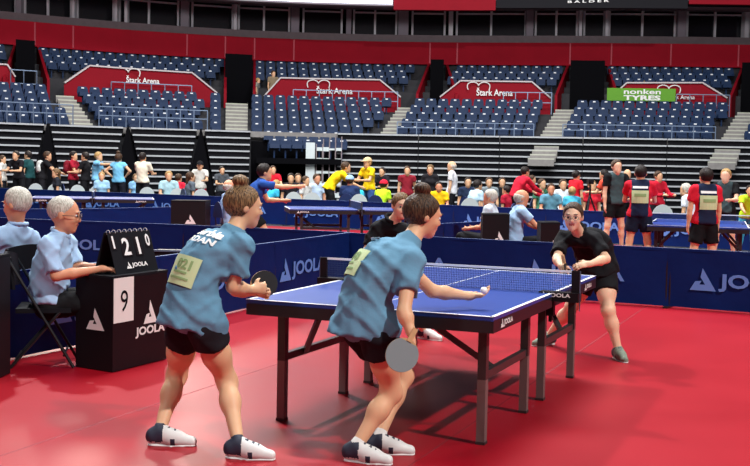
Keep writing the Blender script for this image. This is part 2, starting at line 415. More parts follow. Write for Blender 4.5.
# near-black slabs standing for the shade inside the openings
dn = 0
for (a_, b_, lab) in ((15, 34, 'far left under the red fascia'), (223, 250, 'above the wide stairs'), (427, 440, 'centre of the stand'), (566, 600, 'between middle block and green banner'), (736, 760, 'at the right edge')):
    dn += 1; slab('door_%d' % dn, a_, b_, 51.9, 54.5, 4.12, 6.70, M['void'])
# green banner
ZB = .12
gb = thing('banner', 'green cloth banner with white lettering hung on the red parapet', 'banner', BP(603, 50.3, 0))
o0 = np.array(BP(603, 50.3, 0)); A = np.array(BP(603, 50.3, zz(603, 101, 50.3))) - o0; B = np.array(BP(671, 50.3, zz(671, 102, 50.3))) - o0; hgt = zz(603, 88.5, 50.3) - zz(603, 101, 50.3)
m_ = MB(); m_.hexa([tuple(A), tuple(B), tuple(B + [0, .03, 0]), tuple(A + [0, .03, 0]), tuple(A + [0, 0, hgt]), tuple(B + [0, 0, hgt]), tuple(B + [0, .03, hgt]), tuple(A + [0, .03, hgt])])
m_.build('cloth', mat('green_banner', L('#5c9a1e'), .7), gb); w = np.linalg.norm(B - A); d_ = (B - A) / w
sheet2d('lettering', text2d('nonken', 1.6, .22), A + d_ * .72 + [0, -.02, .30], d_, (0, 0, 1), 1, M['white'], gb)
sheet2d('lettering', text2d('TYRES', 1.6, .22, .04), A + d_ * .72 + [0, -.02, .03], d_, (0, 0, 1), 1, M['white'], gb)

# red fascia, box level, glazing
strip('fascia_red', rng(-250, 950), [(54.6, 6.72), (54.6, 7.80), (55.1, 7.80), (55.1, 6.72)], M['redwall2'], closed=True)
fj = MB()
for px in (-40, 34, 72, 185, 223, 252, 291, 426, 453, 665, 606, 565, 732, 780):
    A = BP(px, 54.57, 6.74); fj.box((A[0], A[1], 7.27), (.07, .03, 1.0))
tag(fj.build('trim_1', mat('fascia_joint', L('#c04a58'), .7)), kind='structure')
strip('box_sill', rng(-250, 950), [(55.3, 7.75), (55.3, 8.22), (55.6, 8.22), (55.6, 7.75)], M['sill'], closed=True)
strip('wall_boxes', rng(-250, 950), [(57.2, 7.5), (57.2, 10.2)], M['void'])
strip('box_floor', rng(-250, 950), [(55.0, 7.78), (57.2, 7.78)], M['concrete'])
# windows: panes and mullions per box bay
bays = [(-20, 60, 1), (78, 190, 2), (190, 240, 3), (12, 12, 0)]
bay_edges = [(-45, 15), (24, 70), (76, 112), (118, 176), (190, 230), (236, 286), (300, 338), (350, 392), (408, 440), (452, 520), (530, 571), (578, 598), (603, 668), (680, 735), (741, 800)]
wn = 1
for (a_, b_) in bay_edges:
    if b_ - a_ < 6: continue
    n_ = 2 if b_ - a_ > 40 else 1
    fr = MB()
    P = lambda px, z, D=56.6: BP(px, D, z)
    for px in list(np.linspace(a_, b_, n_ + 1)): fr.bar(P(px, 8.1), P(px, 9.62), .13, .1)
    fr.bar(P(a_, 9.45), P(b_, 9.45), .1, .08); fr.bar(P(a_, 8.25), P(b_, 8.25), .08, .08)
    f_ = fr.build('window_%d' % wn, M['mull']); tag(f_, kind='structure')
    g_ = MB(); g_.hexa([P(a_, 8.1, 56.7), P(b_, 8.1, 56.7), P(b_, 8.1, 56.74), P(a_, 8.1, 56.74), P(a_, 9.6, 56.7), P(b_, 9.6, 56.7), P(b_, 9.6, 56.74), P(a_, 9.6, 56.74)])
    g_.build('pane', M['glass'], f_); wn += 1
for px, w_ in ((19, 5), (73, 2.5), (115, 2.5), (125, 3), (183, 8), (233, 3), (292, 8), (345, 5), (399, 10), (446, 4), (524, 7), (574, 3), (600, 3), (674, 8), (738, 4)):
    A = BP(px, 56.2, 0); wm = w_ / FOC * A[1]; c_ = MB(); c_.box((A[0], A[1], 8.75), (wm, .4, 1.95))
    tag(c_.build('wall_pier', M['pillar'] if w_ > 4.5 else M['mull']), kind='structure')
# soffit and hanging ring with the screen
strip('ceiling', rng(-250, 950), [(50.2, 8.9), (57.3, 9.68), (57.3, 10.5), (50.2, 12.5)], mat('soffit', (.20, .165, .20), .8, .15, 2))
def ring(name, label, cat, a_, b_, zb, zt, matr):
    t = slab(name, a_, b_, 49.9, 50.2, zb, zt, matr, kind=None); return tag(t, label, cat, 'panels of the ring above the boxes')
ring('ring_panel', 'dark ring panel above the leftmost boxes', 'panel', -120, 150, 8.9, 11, M['pillar'])
ring('ring_panel', 'red ring panel right of the lit screen', 'panel', 389, 490, 8.68, 11, M['redwall'])
t_ = thing('ring_panel', 'dark grey ring panel with small white letters', 'panel', BP(490, 49.9, 0), group='panels of the ring above the boxes')
o0 = np.array(BP(490, 49.9, 0)); pn = slab('panel', 490.5, 680, 49.9, 50.2, 8.78, 11, mat('charcoal_panel', (.015, .015, .018), .8, spec=.1), t_, None)
pn.data.transform(Matrix.Translation(-Vector(o0)))
A = np.array(BP(561, 49.85, zz(561, 4.6, 49.85))) - o0; B = np.array(BP(602, 49.85, zz(602, 3.6, 49.85))) - o0; w = np.linalg.norm(B - A)
sheet2d('lettering', text2d('B A L D E R', 1, .055, .03), A + [0, -.03, -.02], (B - A) / w, (0, 0, 1), w, M['white'], t_)
ring('ring_panel', 'red ring panel at the top right corner', 'panel', 681, 900, 8.98, 11, M['redwall'])
sx = thing('video_screen', 'lit white video screen hanging over the boxes at the top', 'screen', BP(150, 49.8, 0)); o0 = np.array(BP(150, 49.8, 0))
def scr(name, a_, b_, zb, zt, matr, D=49.8, dd=.35):
    o = slab(name, a_, b_, D, D + dd, zb, zt, matr, sx, None); o.data.transform(Matrix.Translation(-Vector(o0))); return o
scr('display', 150, 388, 8.9, 11.6, mat('screen_white', (.80, .88, 1.0), .4, emit=2.6))
scr('blue_graphic', 226, 258, 9.0, 11.3, mat('screen_blue', (.02, .16, .6), .4, emit=1.2), 49.76, .03)
scr('green_graphic', 312, 332, 9.02, 9.3, mat('screen_green', (.2, .75, .25), .4, emit=1.0), 49.76, .03)
scr('screen_rim', 150, 388.5, 8.82, 8.9, M['pillar'], 49.75, .45)

# ------------------------------------------------------------------ retractable bleachers
NB = 11
def bleacher(label, lt, lb, rt, rb, z0=.1, rows=NB):
    o0 = np.array(BP((lb + rb) / 2, 44, 0)); t = thing('retractable_bleacher', label, 'bleacher', o0, group='folded bleachers below the seats')
    top = 3.0
    for k in range(rows):
        f = (k + .5) / rows; l = lb + (lt - lb) * f; r = rb + (rt - rb) * f; z = z0 + (top - z0) * (k + .9) / rows; D = 44.0 + .1 * k
        m = MB(); xs = rng(l, r, 30)
        for i in range(len(xs) - 1):
            A, B, C_, D_ = BP(xs[i], D - .05, z - .045), BP(xs[i + 1], D - .05, z - .045), BP(xs[i + 1], D + .25, z - .045), BP(xs[i], D + .25, z - .045)
            pts = [np.array(q) - o0 for q in (A, B, C_, D_)]
            m.hexa([tuple(q) for q in pts] + [tuple(q + [0, 0, .06]) for q in pts])
        m.build('bench_row', M['bench'], t)
    m = MB()
    for k in range(rows):
        f = (k + .5) / rows; l = lb + (lt - lb) * f; r = rb + (rt - rb) * f; z = z0 + (top - z0) * k / rows; zt_ = z0 + (top - z0) * (k + 1) / rows; D = 44.06 + .1 * k
        xs = rng(l, r, 60)
        for i in range(len(xs) - 1):
            pts = [np.array(BP(xs[i], D, z)) - o0, np.array(BP(xs[i + 1], D, z)) - o0, np.array(BP(xs[i + 1], D + .12, z)) - o0, np.array(BP(xs[i], D + .12, z)) - o0]
            m.hexa([tuple(q) for q in pts] + [(q[0], q[1], zt_ - .06) for q in pts])
    m.build('riser', M['black'], t)
    return t
bleacher('folded bleacher at the left edge, grey bench edges', -60, -60, 44, 28)
bleacher('folded bleacher between the first two black wedges', 49, 64, 123, 105)
bleacher('folded bleacher between the second and third black wedges', 129, 148, 196, 183)
bleacher('folded bleacher left of the dark gap', 203, 216, 249, 247)
bleacher('folded bleacher right of the dark gap', 336, 336, 416, 416)
bleacher('folded bleacher under the middle seat block', 417, 417, 497, 497)
bleacher('folded bleacher crossed by the pale stairs', 498, 498, 580, 580)
bleacher('folded bleacher behind the grey shirted players', 581, 581, 664, 664)
bleacher('folded bleacher at the right edge', 665, 665, 790, 790)
for (c, lab) in ((46, 'first from the left'), (126, 'second from the left'), (199, 'third from the left')):
    w_ = MB(); A = BP(c - 17, 43.9, 0); B = BP(c + 17, 43.9, 0); C_ = BP(c, 44.9, 3.02)
    w_.add([A, B, C_, (A[0], A[1] + 1.5, 0), (B[0], B[1] + 1.5, 0), (C_[0], C_[1] + .5, 3.02)], [(0, 1, 2), (5, 4, 3), (0, 3, 4, 1), (1, 4, 5, 2), (2, 5, 3, 0)])
    tag(w_.build('wedge_curtain', M['void']), 'black triangular curtain between bleachers, ' + lab, 'curtain', 'black wedges between the bleachers')
# dark gap with equipment
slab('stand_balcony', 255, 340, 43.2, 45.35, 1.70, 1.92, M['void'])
tag(slab('wall_gap', 250, 335, 45.3, 45.4, 0, 2.6, M['void'], kind=None), kind='structure')  # near-black sheet standing for the shade in the gap
for i, (px, h) in enumerate(((309, 2.9), (318, 2.5), (325, 2.7), (331, 2.6), (337, 2.8))):
    A = BP(px, 43.5, 0); e = thing('equipment_rack', ['white tall panel standing in the dark gap', 'narrow truss with grey cases beside the white panel', 'dark wheeled rack in the gap', 'grey ladder leaning in the gap', 'light truss at the right end of the gap'][i], 'rack', A)
    f = MB()
    if i == 0: f.box((0, 0, 1.6), (.35, .1, 1.9))
    else:
        f.bar((-.12, 0, 0), (-.12, 0, h), .04); f.bar((.12, 0, 0), (.12, 0, h), .04)
    f.build('frame', M['shell'] if i == 0 else M['sill'], e)
    for k in range(5): b_ = MB(); b_.box((rnd.uniform(-.03, .03), 0, .5 + .45 * k), (.22, .08, .07 if i == 3 else rnd.uniform(.08, .22))); b_.build('shelf_load', M['shell'], e)
# handrails in front of the blocks and on the concourse
def railing(label, p0, p1, D, z, h=.75, step=14):
    o0 = np.array(BP(p0, D, z)); t = thing('handrail', label, 'railing', o0, group='metal handrails of the stand')
    xs = rng(p0, p1, step); m = MB()
    for hh in (h, h * .55):
        m = MB()
        for i in range(len(xs) - 1): m.bar(tuple(np.array(BP(xs[i], D, z + hh)) - o0), tuple(np.array(BP(xs[i + 1], D, z + hh)) - o0), .035)
        m.build('rail', M['rail'], t)
    for x in xs: q = MB(); p = np.array(BP(x, D, z)) - o0; q.bar(tuple(p), (p[0], p[1], p[2] + h), .035); q.build('post', M['rail'], t)
railing('front handrail of the far left block', -20, 72, 45.3, 3.0)
railing('front handrail of the block left of the wide stairs', 98, 206, 45.3, 3.0)
railing('front handrail of the middle block', 395, 531, 45.3, 3.0, .5, 22)
railing('front handrail of the block behind the green banner', 560, 712, 45.3, 3.0, .5, 22)
railing('concourse handrail over the first lettered parapet', 110, 190, 50.2, 4.1, .95)
railing('concourse handrail over the second lettered parapet', 291, 395, 50.2, 4.1, .95)
railing('concourse handrail behind the middle block', 500, 548, 50.2, 4.1, 1.0)
railing('concourse handrail right of the green banner', 672, 725, 50.2, 4.1, 1.0)
railing('handrail across the far left opening', 10, 36, 50.2, 4.1, 1.2)
# ------------------------------------------------------------------ figures: smooth distance fields turned into one surface
A3 = lambda *v: np.array(v, float)
def nrm(v): v = np.asarray(v, float); return v / (np.linalg.norm(v) + 1e-9)
def lerp(a_, b_, t): return np.asarray(a_, float) * (1 - t) + np.asarray(b_, float) * t
def cap(a_, b_, ra, rb, k=.03, flat=None, cut=None): return dict(t='c', a=np.asarray(a_, float), b=np.asarray(b_, float), ra=ra, rb=rb, k=k, flat=flat, cut=cut)
def ell(c, rad, ax=None, k=.03, cut=None, sub=False): return dict(t='e', c=np.asarray(c, float), r=np.array(rad, float), ax=np.eye(3) if ax is None else np.array(ax, float), k=k, cut=cut, sub=sub)

def field(prims, vox, post=None, inflate=0.0):
    lo = []; hi = []
    for p in prims:
        if p['t'] == 'c': m = max(p['ra'], p['rb']) + inflate; lo.append(np.minimum(p['a'], p['b']) - m); hi.append(np.maximum(p['a'], p['b']) + m)
        else: m = p['r'].max() + inflate; lo.append(p['c'] - m); hi.append(p['c'] + m)
    L0 = np.min(lo, 0) - 3 * vox; H0 = np.max(hi, 0) + 3 * vox
    n = np.ceil((H0 - L0) / vox).astype(int) + 1
    D = np.full(tuple(n), 1.0, np.float32)
    for p, l, h in zip(prims, lo, hi):
        mg = p['k'] + 2 * vox
        i0 = np.maximum(0, np.floor((l - mg - L0) / vox).astype(int)); i1 = np.minimum(n, np.ceil((h + mg - L0) / vox).astype(int) + 1)
        g = [(L0[a_] + vox * np.arange(i0[a_], i1[a_])).astype(np.float32) for a_ in range(3)]
        X, Y, Z = g[0][:, None, None], g[1][None, :, None], g[2][None, None, :]
        if p['t'] == 'c':
            a_, b_ = p['a'], p['b']; ab = b_ - a_; dd = float(ab @ ab) + 1e-9
            t = np.clip(((X - a_[0]) * ab[0] + (Y - a_[1]) * ab[1] + (Z - a_[2]) * ab[2]) / dd, 0, 1)
            qx, qy, qz = X - a_[0] - t * ab[0], Y - a_[1] - t * ab[1], Z - a_[2] - t * ab[2]
            if p['flat'] is not None:
                nv, f = p['flat']; s = qx * nv[0] + qy * nv[1] + qz * nv[2]; d = np.sqrt(qx * qx + qy * qy + qz * qz + s * s * (f * f - 1)); r_ = p['ra'] + (p['rb'] - p['ra']) * t + inflate
                d = (d - r_) * np.where(d > 1e-6, np.sqrt((qx * qx + qy * qy + qz * qz)) / (d + 1e-6), 1)
            else: d = np.sqrt(qx * qx + qy * qy + qz * qz) - (p['ra'] + (p['rb'] - p['ra']) * t) - inflate
        else:
            dx, dy, dz = X - p['c'][0], Y - p['c'][1], Z - p['c'][2]; ax = p['ax']; r = p['r'] + inflate
            k0 = 0; k1 = 0
            for i in range(3):
                u = dx * ax[i][0] + dy * ax[i][1] + dz * ax[i][2]; k0 = k0 + (u / r[i]) ** 2; k1 = k1 + (u / (r[i] * r[i])) ** 2
            k0 = np.sqrt(k0); d = k0 * (k0 - 1) / (np.sqrt(k1) + 1e-6)
        if p['cut'] is not None:
            for (cp, cn) in (p['cut'] if isinstance(p['cut'], list) else [p['cut']]):
                d = np.maximum(d, (X - cp[0]) * cn[0] + (Y - cp[1]) * cn[1] + (Z - cp[2]) * cn[2])
        sl = D[i0[0]:i1[0], i0[1]:i1[1], i0[2]:i1[2]]; k = p['k']
        if p.get('sub'):
            hh = np.maximum(k - np.abs(sl + d), 0) / k; D[i0[0]:i1[0], i0[1]:i1[1], i0[2]:i1[2]] = np.maximum(sl, -d) + hh * hh * k / 4
        else:
            hh = np.maximum(k - np.abs(sl - d), 0) / k; D[i0[0]:i1[0], i0[1]:i1[1], i0[2]:i1[2]] = np.minimum(sl, d) - hh * hh * k / 4
    if post is not None:
        X = (L0[0] + vox * np.arange(n[0]))[:, None, None]; Y = (L0[1] + vox * np.arange(n[1]))[None, :, None]; Z = (L0[2] + vox * np.arange(n[2]))[None, None, :]
        D = post(X, Y, Z, D)
    return D, L0

_C = np.array([(0,0,0),(1,0,0),(0,1,0),(1,1,0),(0,0,1),(1,0,1),(0,1,1),(1,1,1)])
_E = [(0,1),(2,3),(4,5),(6,7),(0,2),(1,3),(4,6),(5,7),(0,4),(1,5),(2,6),(3,7)]
def nets(D, L0, vox):
    S = D < 0; c = [D.shape[0] - 1, D.shape[1] - 1, D.shape[2] - 1]
    cnt = np.zeros(c, np.int8)
    for q in _C: cnt += S[q[0]:q[0] + c[0], q[1]:q[1] + c[1], q[2]:q[2] + c[2]]
    I = np.argwhere((cnt > 0) & (cnt < 8)); N = len(I)
    vals = np.stack([D[I[:, 0] + q[0], I[:, 1] + q[1], I[:, 2] + q[2]] for q in _C], 1).astype(np.float64)
    acc = np.zeros((N, 3)); num = np.zeros(N)
    for a_, b_ in _E:
        m = (vals[:, a_] < 0) != (vals[:, b_] < 0); t = vals[:, a_] / (vals[:, a_] - vals[:, b_] + 1e-12)
        p = _C[a_] + (_C[b_] - _C[a_]) * t[:, None]; acc[m] += p[m]; num[m] += 1
    V = (I + acc / num[:, None]) * vox + L0
    idx = np.full(c, -1, np.int32); idx[I[:, 0], I[:, 1], I[:, 2]] = np.arange(N)
    F = []
    for ax in range(3):
        o1, o2 = (ax + 1) % 3, (ax + 2) % 3
        a0 = [slice(None)] * 3; a1 = [slice(None)] * 3; a0[ax] = slice(0, -1); a1[ax] = slice(1, None)
        s0 = S[tuple(a0)]; s1 = S[tuple(a1)]; E_ = np.argwhere(s0 != s1)
        E_ = E_[(E_[:, o1] > 0) & (E_[:, o2] > 0) & (E_[:, o1] < c[o1]) & (E_[:, o2] < c[o2]) & (E_[:, ax] < c[ax])]
        if not len(E_): continue
        st = s0[E_[:, 0], E_[:, 1], E_[:, 2]]
        def g(d1, d2):
            q = E_.copy(); q[:, o1] -= d1; q[:, o2] -= d2; return idx[q[:, 0], q[:, 1], q[:, 2]]
        quad = np.stack([g(1, 1), g(0, 1), g(0, 0), g(1, 0)], 1); quad[~st] = quad[~st][:, ::-1]; F.append(quad)
    return V, np.concatenate(F)

def relax(V, F, it=1):
    for _ in range(it):
        acc = np.zeros_like(V); n = np.zeros(len(V))
        for k in range(4):
            np.add.at(acc, F[:, k], V[F[:, (k + 1) % 4]]); np.add.at(n, F[:, k], 1); np.add.at(acc, F[:, k], V[F[:, (k - 1) % 4]]); np.add.at(n, F[:, k], 1)
        V = V * .4 + .6 * acc / n[:, None]
    return V

def surf(name, prims, vox, matr, parent, org, post=None, inflate=0.0, pick=None, it=1):
    D, L0 = field(prims, vox, post, inflate); V, F = nets(D, L0, vox); V = relax(V, F, it)
    me = bpy.data.meshes.new(name); W = (V - org).astype(np.float32)
    me.vertices.add(len(W)); me.vertices.foreach_set('co', W.ravel()); me.loops.add(len(F) * 4); me.loops.foreach_set('vertex_index', F.ravel().astype(np.int32))
    me.polygons.add(len(F)); me.polygons.foreach_set('loop_start', np.arange(0, len(F) * 4, 4, dtype=np.int32)); me.polygons.foreach_set('loop_total', np.full(len(F), 4, np.int32))
    me.polygons.foreach_set('use_smooth', [True] * len(F))
    mm = matr if isinstance(matr, (list, tuple)) else [matr]
    for m in mm: me.materials.append(m)
    if pick is not None: me.polygons.foreach_set('material_index', pick(V[F].mean(1)).astype(np.int32))
    me.update(calc_edges=True); me.validate()
    o = bpy.data.objects.new(name, me); col.objects.link(o); o.parent = parent
    return o

def bone_frame(d, hint):
    d = nrm(d); y = nrm(np.asarray(hint, float) - d * (np.asarray(hint, float) @ d)); return d, y, np.cross(d, y)

def hand_prims(w, d, palm, side, s=1.0, curl=.5, fine=True, spread=1.0):
    """w wrist, d pointing to fingers, palm = palm facing normal, side = towards the thumb"""
    d = nrm(d); palm = nrm(np.array(palm) - d * (np.array(palm) @ d)); th = np.cross(d, palm)
    if th @ np.array(side) < 0: th = -th
    P = [cap(w, w + d * .02 * s, .025 * s, .028 * s, .015), cap(w + d * .03 * s, w + d * .068 * s, .030 * s, .034 * s, .012, flat=(palm, 1.9))]
    if not fine:
        c_ = nrm(d + palm * curl)
        for q in (-.018, 0, .018): P.append(cap(w + d * .08 * s + th * q * s, w + d * .08 * s + c_ * .06 * s + th * q * s, .012 * s, .009 * s, .01))
        P.append(cap(w + d * .03 * s + th * .025 * s, w + d * .07 * s + th * .05 * s, .012 * s, .009 * s, .01)); return P
    for i, ln in enumerate((.072, .080, .075, .060)):
        b = w + d * (.088 - .004 * abs(i - 1)) * s + th * (.027 - .018 * i) * s
        dd = nrm(d + th * (.12 - .08 * i) * spread)
        c1 = nrm(dd * math.cos(curl) + palm * math.sin(curl)); c2 = nrm(dd * math.cos(2 * curl) + palm * math.sin(2 * curl))
        c3 = nrm(dd * math.cos(2.8 * curl) + palm * math.sin(2.8 * curl))
        p1 = b + c1 * ln * .45 * s; p2 = p1 + c2 * ln * .32 * s; p3 = p2 + c3 * ln * .26 * s
        P += [cap(b - d * .03 * s, b, .009 * s, .0095 * s, .006), cap(b, p1, .0095 * s, .0085 * s, .005), cap(p1, p2, .0085 * s, .0078 * s, .004), cap(p2, p3, .0078 * s, .0065 * s, .004)]
    t0 = w + d * .022 * s + th * .022 * s; t1 = t0 + nrm(d * .6 + th * .7 + palm * .35 * curl) * .038 * s; t2 = t1 + nrm(d * .85 + th * .3 + palm * .6 * curl) * .034 * s
    P += [cap(t0, t1, .014 * s, .0115 * s, .012), cap(t1, t2, .0115 * s, .008 * s, .006)]
    return P

def head_prims(c, f, u, s=1.0, fine=True):
    f = nrm(f); u = nrm(np.array(u) - f * (np.array(u) @ f)); r = np.cross(f, u); ax = [r, f, u]
    P = [ell(c + u * .022 * s - f * .010 * s, (.074 * s, .094 * s, .092 * s), ax, .02), ell(c - u * .045 * s + f * .028 * s, (.055 * s, .058 * s, .062 * s), ax, .03)]
    P += [cap(c - u * .093 * s + f * .055 * s, c - u * .090 * s + f * .062 * s, .020 * s, .018 * s, .03)]
    if fine:
        P += [ell(c + f * .088 * s + r * q * .031 * s + u * .006 * s, (.017 * s, .012 * s, .011 * s), ax, .012, sub=True) for q in (-1, 1)]
        P += [cap(c + f * .080 * s + u * .010 * s, c + f * .098 * s - u * .024 * s, .008 * s, .0108 * s, .014),
              cap(c + f * .082 * s + r * .038 * s + u * .026 * s, c + f * .082 * s - r * .038 * s + u * .026 * s, .008 * s, .008 * s, .016),
              ell(c + f * .060 * s + r * .036 * s - u * .026 * s, (.022 * s, .022 * s, .020 * s), ax, .02), ell(c + f * .060 * s - r * .036 * s - u * .026 * s, (.022 * s, .022 * s, .020 * s), ax, .02),
              cap(c + f * .083 * s + r * .016 * s - u * .052 * s, c + f * .083 * s - r * .016 * s - u * .052 * s, .0085 * s, .0085 * s, .006)]
    for q in (-1, 1): P.append(ell(c + r * q * .076 * s - f * .012 * s - u * .004 * s, (.010 * s, .020 * s, .031 * s), ax, .008))
    return P, (f, u, r)

def small_sphere(mb, c, rad, f=None, mi=0, mi2=None, n=8):
    vs = []; fs = []; c = np.array(c)
    f = nrm(f) if f is not None else A3(0, 0, 1); t = np.cross(f, [0.1, .2, 1]); t = nrm(t); b = np.cross(f, t)
    for i in range(n + 1):
        th = math.pi * i / n
        for k in range(n * 2):
            ph = math.pi * k / n; vs.append(c + rad * (f * math.cos(th) + (t * math.cos(ph) + b * math.sin(ph)) * math.sin(th)))
    for i in range(n):
        for k in range(2 * n):
            q = (i * 2 * n + k, (i + 1) * 2 * n + k, (i + 1) * 2 * n + (k + 1) % (2 * n), i * 2 * n + (k + 1) % (2 * n)); fs.append(q)
    base = len(mb.v); mb.v += [tuple(v) for v in vs]; mb.f += [tuple(base + i for i in q) for q in fs]
    mb.m += [mi2 if (mi2 is not None and i < n * 2 * 3) else mi for i in range(len(fs))]

def pers(name, label, J, look, vox=.02, fine=False, group=None, cat='person'):
    """J: joints in world metres. look: colours/lengths. Builds body (one surface), clothing, hair, shoes."""
    s = look.get('s', 1.0); org = np.array([J['pel'][0], J['pel'][1], 0.0]); root = thing(name, label, cat, org, 0, group)
    g = lambda k: np.asarray(J[k], float)
    pel, neck, hc = g('pel'), g('neck'), g('hc'); tf = nrm(g('tf')); up = nrm(neck - pel); tf = nrm(tf - up * (tf @ up)); side = np.cross(tf, up)
    mid = J.get('mid'); mid = lerp(pel, neck, .5) - tf * .0 if mid is None else np.asarray(mid, float)
    T = lambda t: (1 - t) ** 2 * pel + 2 * t * (1 - t) * (2 * mid - .5 * (pel + neck)) + t * t * neck
    def fr(t):
        d = nrm(T(min(1, t + .1)) - T(max(0, t - .1))); f_ = nrm(tf - d * (tf @ d)); return [np.cross(f_, d), f_, d]
    fem = look.get('fem', True); sw = .155 if fem else .17; tum = look.get('belly', 0.0)
    torso = [ell(T(.06), (.155 * s, .108 * s, .12 * s), fr(.06), .05), ell(T(.34) + tf * tum * .3, (.128 * s, (.092 + tum) * s, .13 * s), fr(.34), .06),
             ell(T(.66) + fr(.66)[1] * tum * .15, (sw * s, (.110 + .3 * tum) * s, .155 * s), fr(.66), .06), cap(lerp(g('sL'), neck, .12), lerp(g('sR'), neck, .12), .052 * s, .052 * s, .05)]
    for k in ('L', 'R'): torso.append(cap(neck - up * .0, lerp(neck, g('s' + k), .8), .045 * s, .045 * s, .05))
    if fem: torso += [ell(T(.62) + tf * .085 * s + side * q * .065 * s, (.055 * s, .045 * s, .055 * s), fr(.62), .05) for q in (-1, 1)]
    arms = []
    for k in ('L', 'R'):
        S_, E_, W_ = g('s' + k), g('e' + k), g('w' + k)
        arms += [cap(S_, E_, (.046 if fem else .052) * s, .036 * s, .03), cap(E_, lerp(E_, W_, .35), .036 * s, .038 * s, .02), cap(lerp(E_, W_, .35), W_, .038 * s, .024 * s, .02)]
        hd = J.get('hd' + k); hd = nrm(W_ - E_) if hd is None else np.asarray(hd, float)
        pn = np.asarray(J.get('pn' + k, -tf), float); sd = np.asarray(J.get('th' + k, A3(0, 0, 1)), float)
        arms += hand_prims(W_, hd, pn, sd, s * (1.0 if not fem else .93), J.get('curl' + k, .45), fine)
    legs = []
    for k in ('L', 'R'):
        H_, K_, N_, T_ = g('h' + k), g('k' + k), g('a' + k), g('t' + k)
        legd, ky, kz = bone_frame(N_ - K_, K_ - lerp(H_, N_, .5) + tf * .02)
        th = look.get('thigh', 1.0)
        legs += [cap(H_, lerp(H_, K_, .5), .083 * s * th, .072 * s * th, .04), cap(lerp(H_, K_, .5), K_, .072 * s * th, .053 * s, .05),
                 cap(lerp(K_, N_, .02), lerp(K_, N_, .36) - ky * .010 * s, .050 * s, .050 * s, .05), cap(lerp(K_, N_, .34) - ky * .008, N_, .049 * s, .032 * s, .05),
                 cap(N_, N_ * A3(1, 1, 1) + A3(0, 0, -.04), .032 * s, .034 * s, .02), cap(N_ + A3(0, 0, -.045), lerp(N_, T_, .85), .032 * s, .024 * s, .02)]
    hp, (hf, hu, hr) = head_prims(hc, J['hf'], J['hu'], s * look.get('hs', 1.0), fine or vox < .013)
    hs = s * look.get('hs', 1.0)
    nk = [cap(neck - up * .02, hc - hu * .05 * hs - hf * .012, .050 * s, .050 * s, .03)]
    def pick(P):
        q = P - hc; a_ = q @ hf; b_ = q @ hu; c_ = q @ hr
        return ((a_ > .070 * hs) & (np.abs(b_ + .052 * hs) < .009 * hs) & (np.abs(c_) < .024 * hs)).astype(int)
    skin = look.get('skin', M['skin'])
    surf('body', torso + nk + arms + legs + hp, vox, [skin, M['lip']], root, org, pick=pick if vox < .013 else None)
    # clothes
    def wr(amp, fx):
        def post(X, Y, Z, D):
            w1 = np.sin(fx * 1.1 * (Z + .55 * X - .25 * Y) + 2.2 * np.sin(fx * .35 * (X + Y))); w2 = np.sin(fx * .75 * (.8 * Z - .7 * X + .5 * Y) + 1.7 * np.sin(fx * .3 * (Z - X)) + 1)
            D -= (amp * (np.maximum(w1, 0) ** 2 * 1.1 + np.maximum(w2, 0) ** 3 * .9 - .4)).astype(np.float32)
            D += (amp * .4 * np.sin((X * 1.3 + Z * .9) * fx + 2 * np.sin(Y * fx * .6)) * np.sin((Y + .6 * Z - X * .4) * fx * .8 + 1.3)).astype(np.float32); return D
        return post
    cv = vox if vox > .013 else vox * 1.25
    sf = look.get('sleeve', .62); slv = []
    for k in ('L', 'R'):
        S_, E_, W_ = g('s' + k), g('e' + k), g('w' + k); d = nrm(E_ - S_)
        if sf <= 1.0:
            e = S_ + (E_ - S_) * sf; slv.append(cap(S_, S_ + (E_ - S_) * (sf + .25), .050 * s, .054 * s, .03, cut=(e, d)))
        else:
            slv += [cap(S_, E_, .050 * s, .046 * s, .03), cap(E_, W_, .046 * s, .036 * s, .02, cut=(lerp(E_, W_, .97), nrm(W_ - E_)))]
    hem = look.get('hem', .02); hp_ = T(0) - up * (hem - .0); hn = nrm(-up * .35 - A3(0, 0, .65)); low = [cap(T(.45), pel - up * (hem + .1), .118 * s, .158 * s, .05, flat=(fr(.1)[1], 1.18), cut=(hp_, hn))]
    low.append(cap(g('hL') + up * .03, g('hR') + up * .03, .094 * s, .094 * s, .06, cut=(hp_, hn)))
    shirt = [dict(p) for p in torso[:3]] + low + torso[3:] + slv
    for p in shirt[:1]: p['cut'] = (hp_, hn)
    shirtm = look['shirt'] if isinstance(look['shirt'], list) else [look['shirt']]
    pk = look.get('pickshirt')
    shp = None
    if pk: shp = lambda P: pk(P, T, side, tf, up, g)
    sh = surf('shirt', shirt, cv, shirtm, root, org, wr(.0092 if vox < .013 else .005, 38), inflate=.012, pick=shp)
    if look.get('collar') is not None:
        cb = neck + up * .042; ring = [cb + .069 * s * (math.cos(t) * side + math.sin(t) * nrm(tf + up * -.25)) for t in np.linspace(.42 + math.pi / 2, 2 * math.pi - .42 + math.pi / 2, 11)]
        cp = [cap(ring[i] - up * .006, ring[i + 1] + up * .006, .013, .013, .01) for i in range(10)]
        cp += [cap(ring[0], ring[0] - up * .05 + tf * .02, .012, .010, .01), cap(ring[-1], ring[-1] - up * .05 + tf * .02, .012, .010, .01)]
        surf('collar', cp, min(cv, .012), look['collar'], root, org, inflate=.002)
    # lower garment
    pf = look.get('pant', .45); pp = [ell(T(.03), (.150 * s, .108 * s, .105 * s), fr(.05), .04, cut=(T(.18), up))]
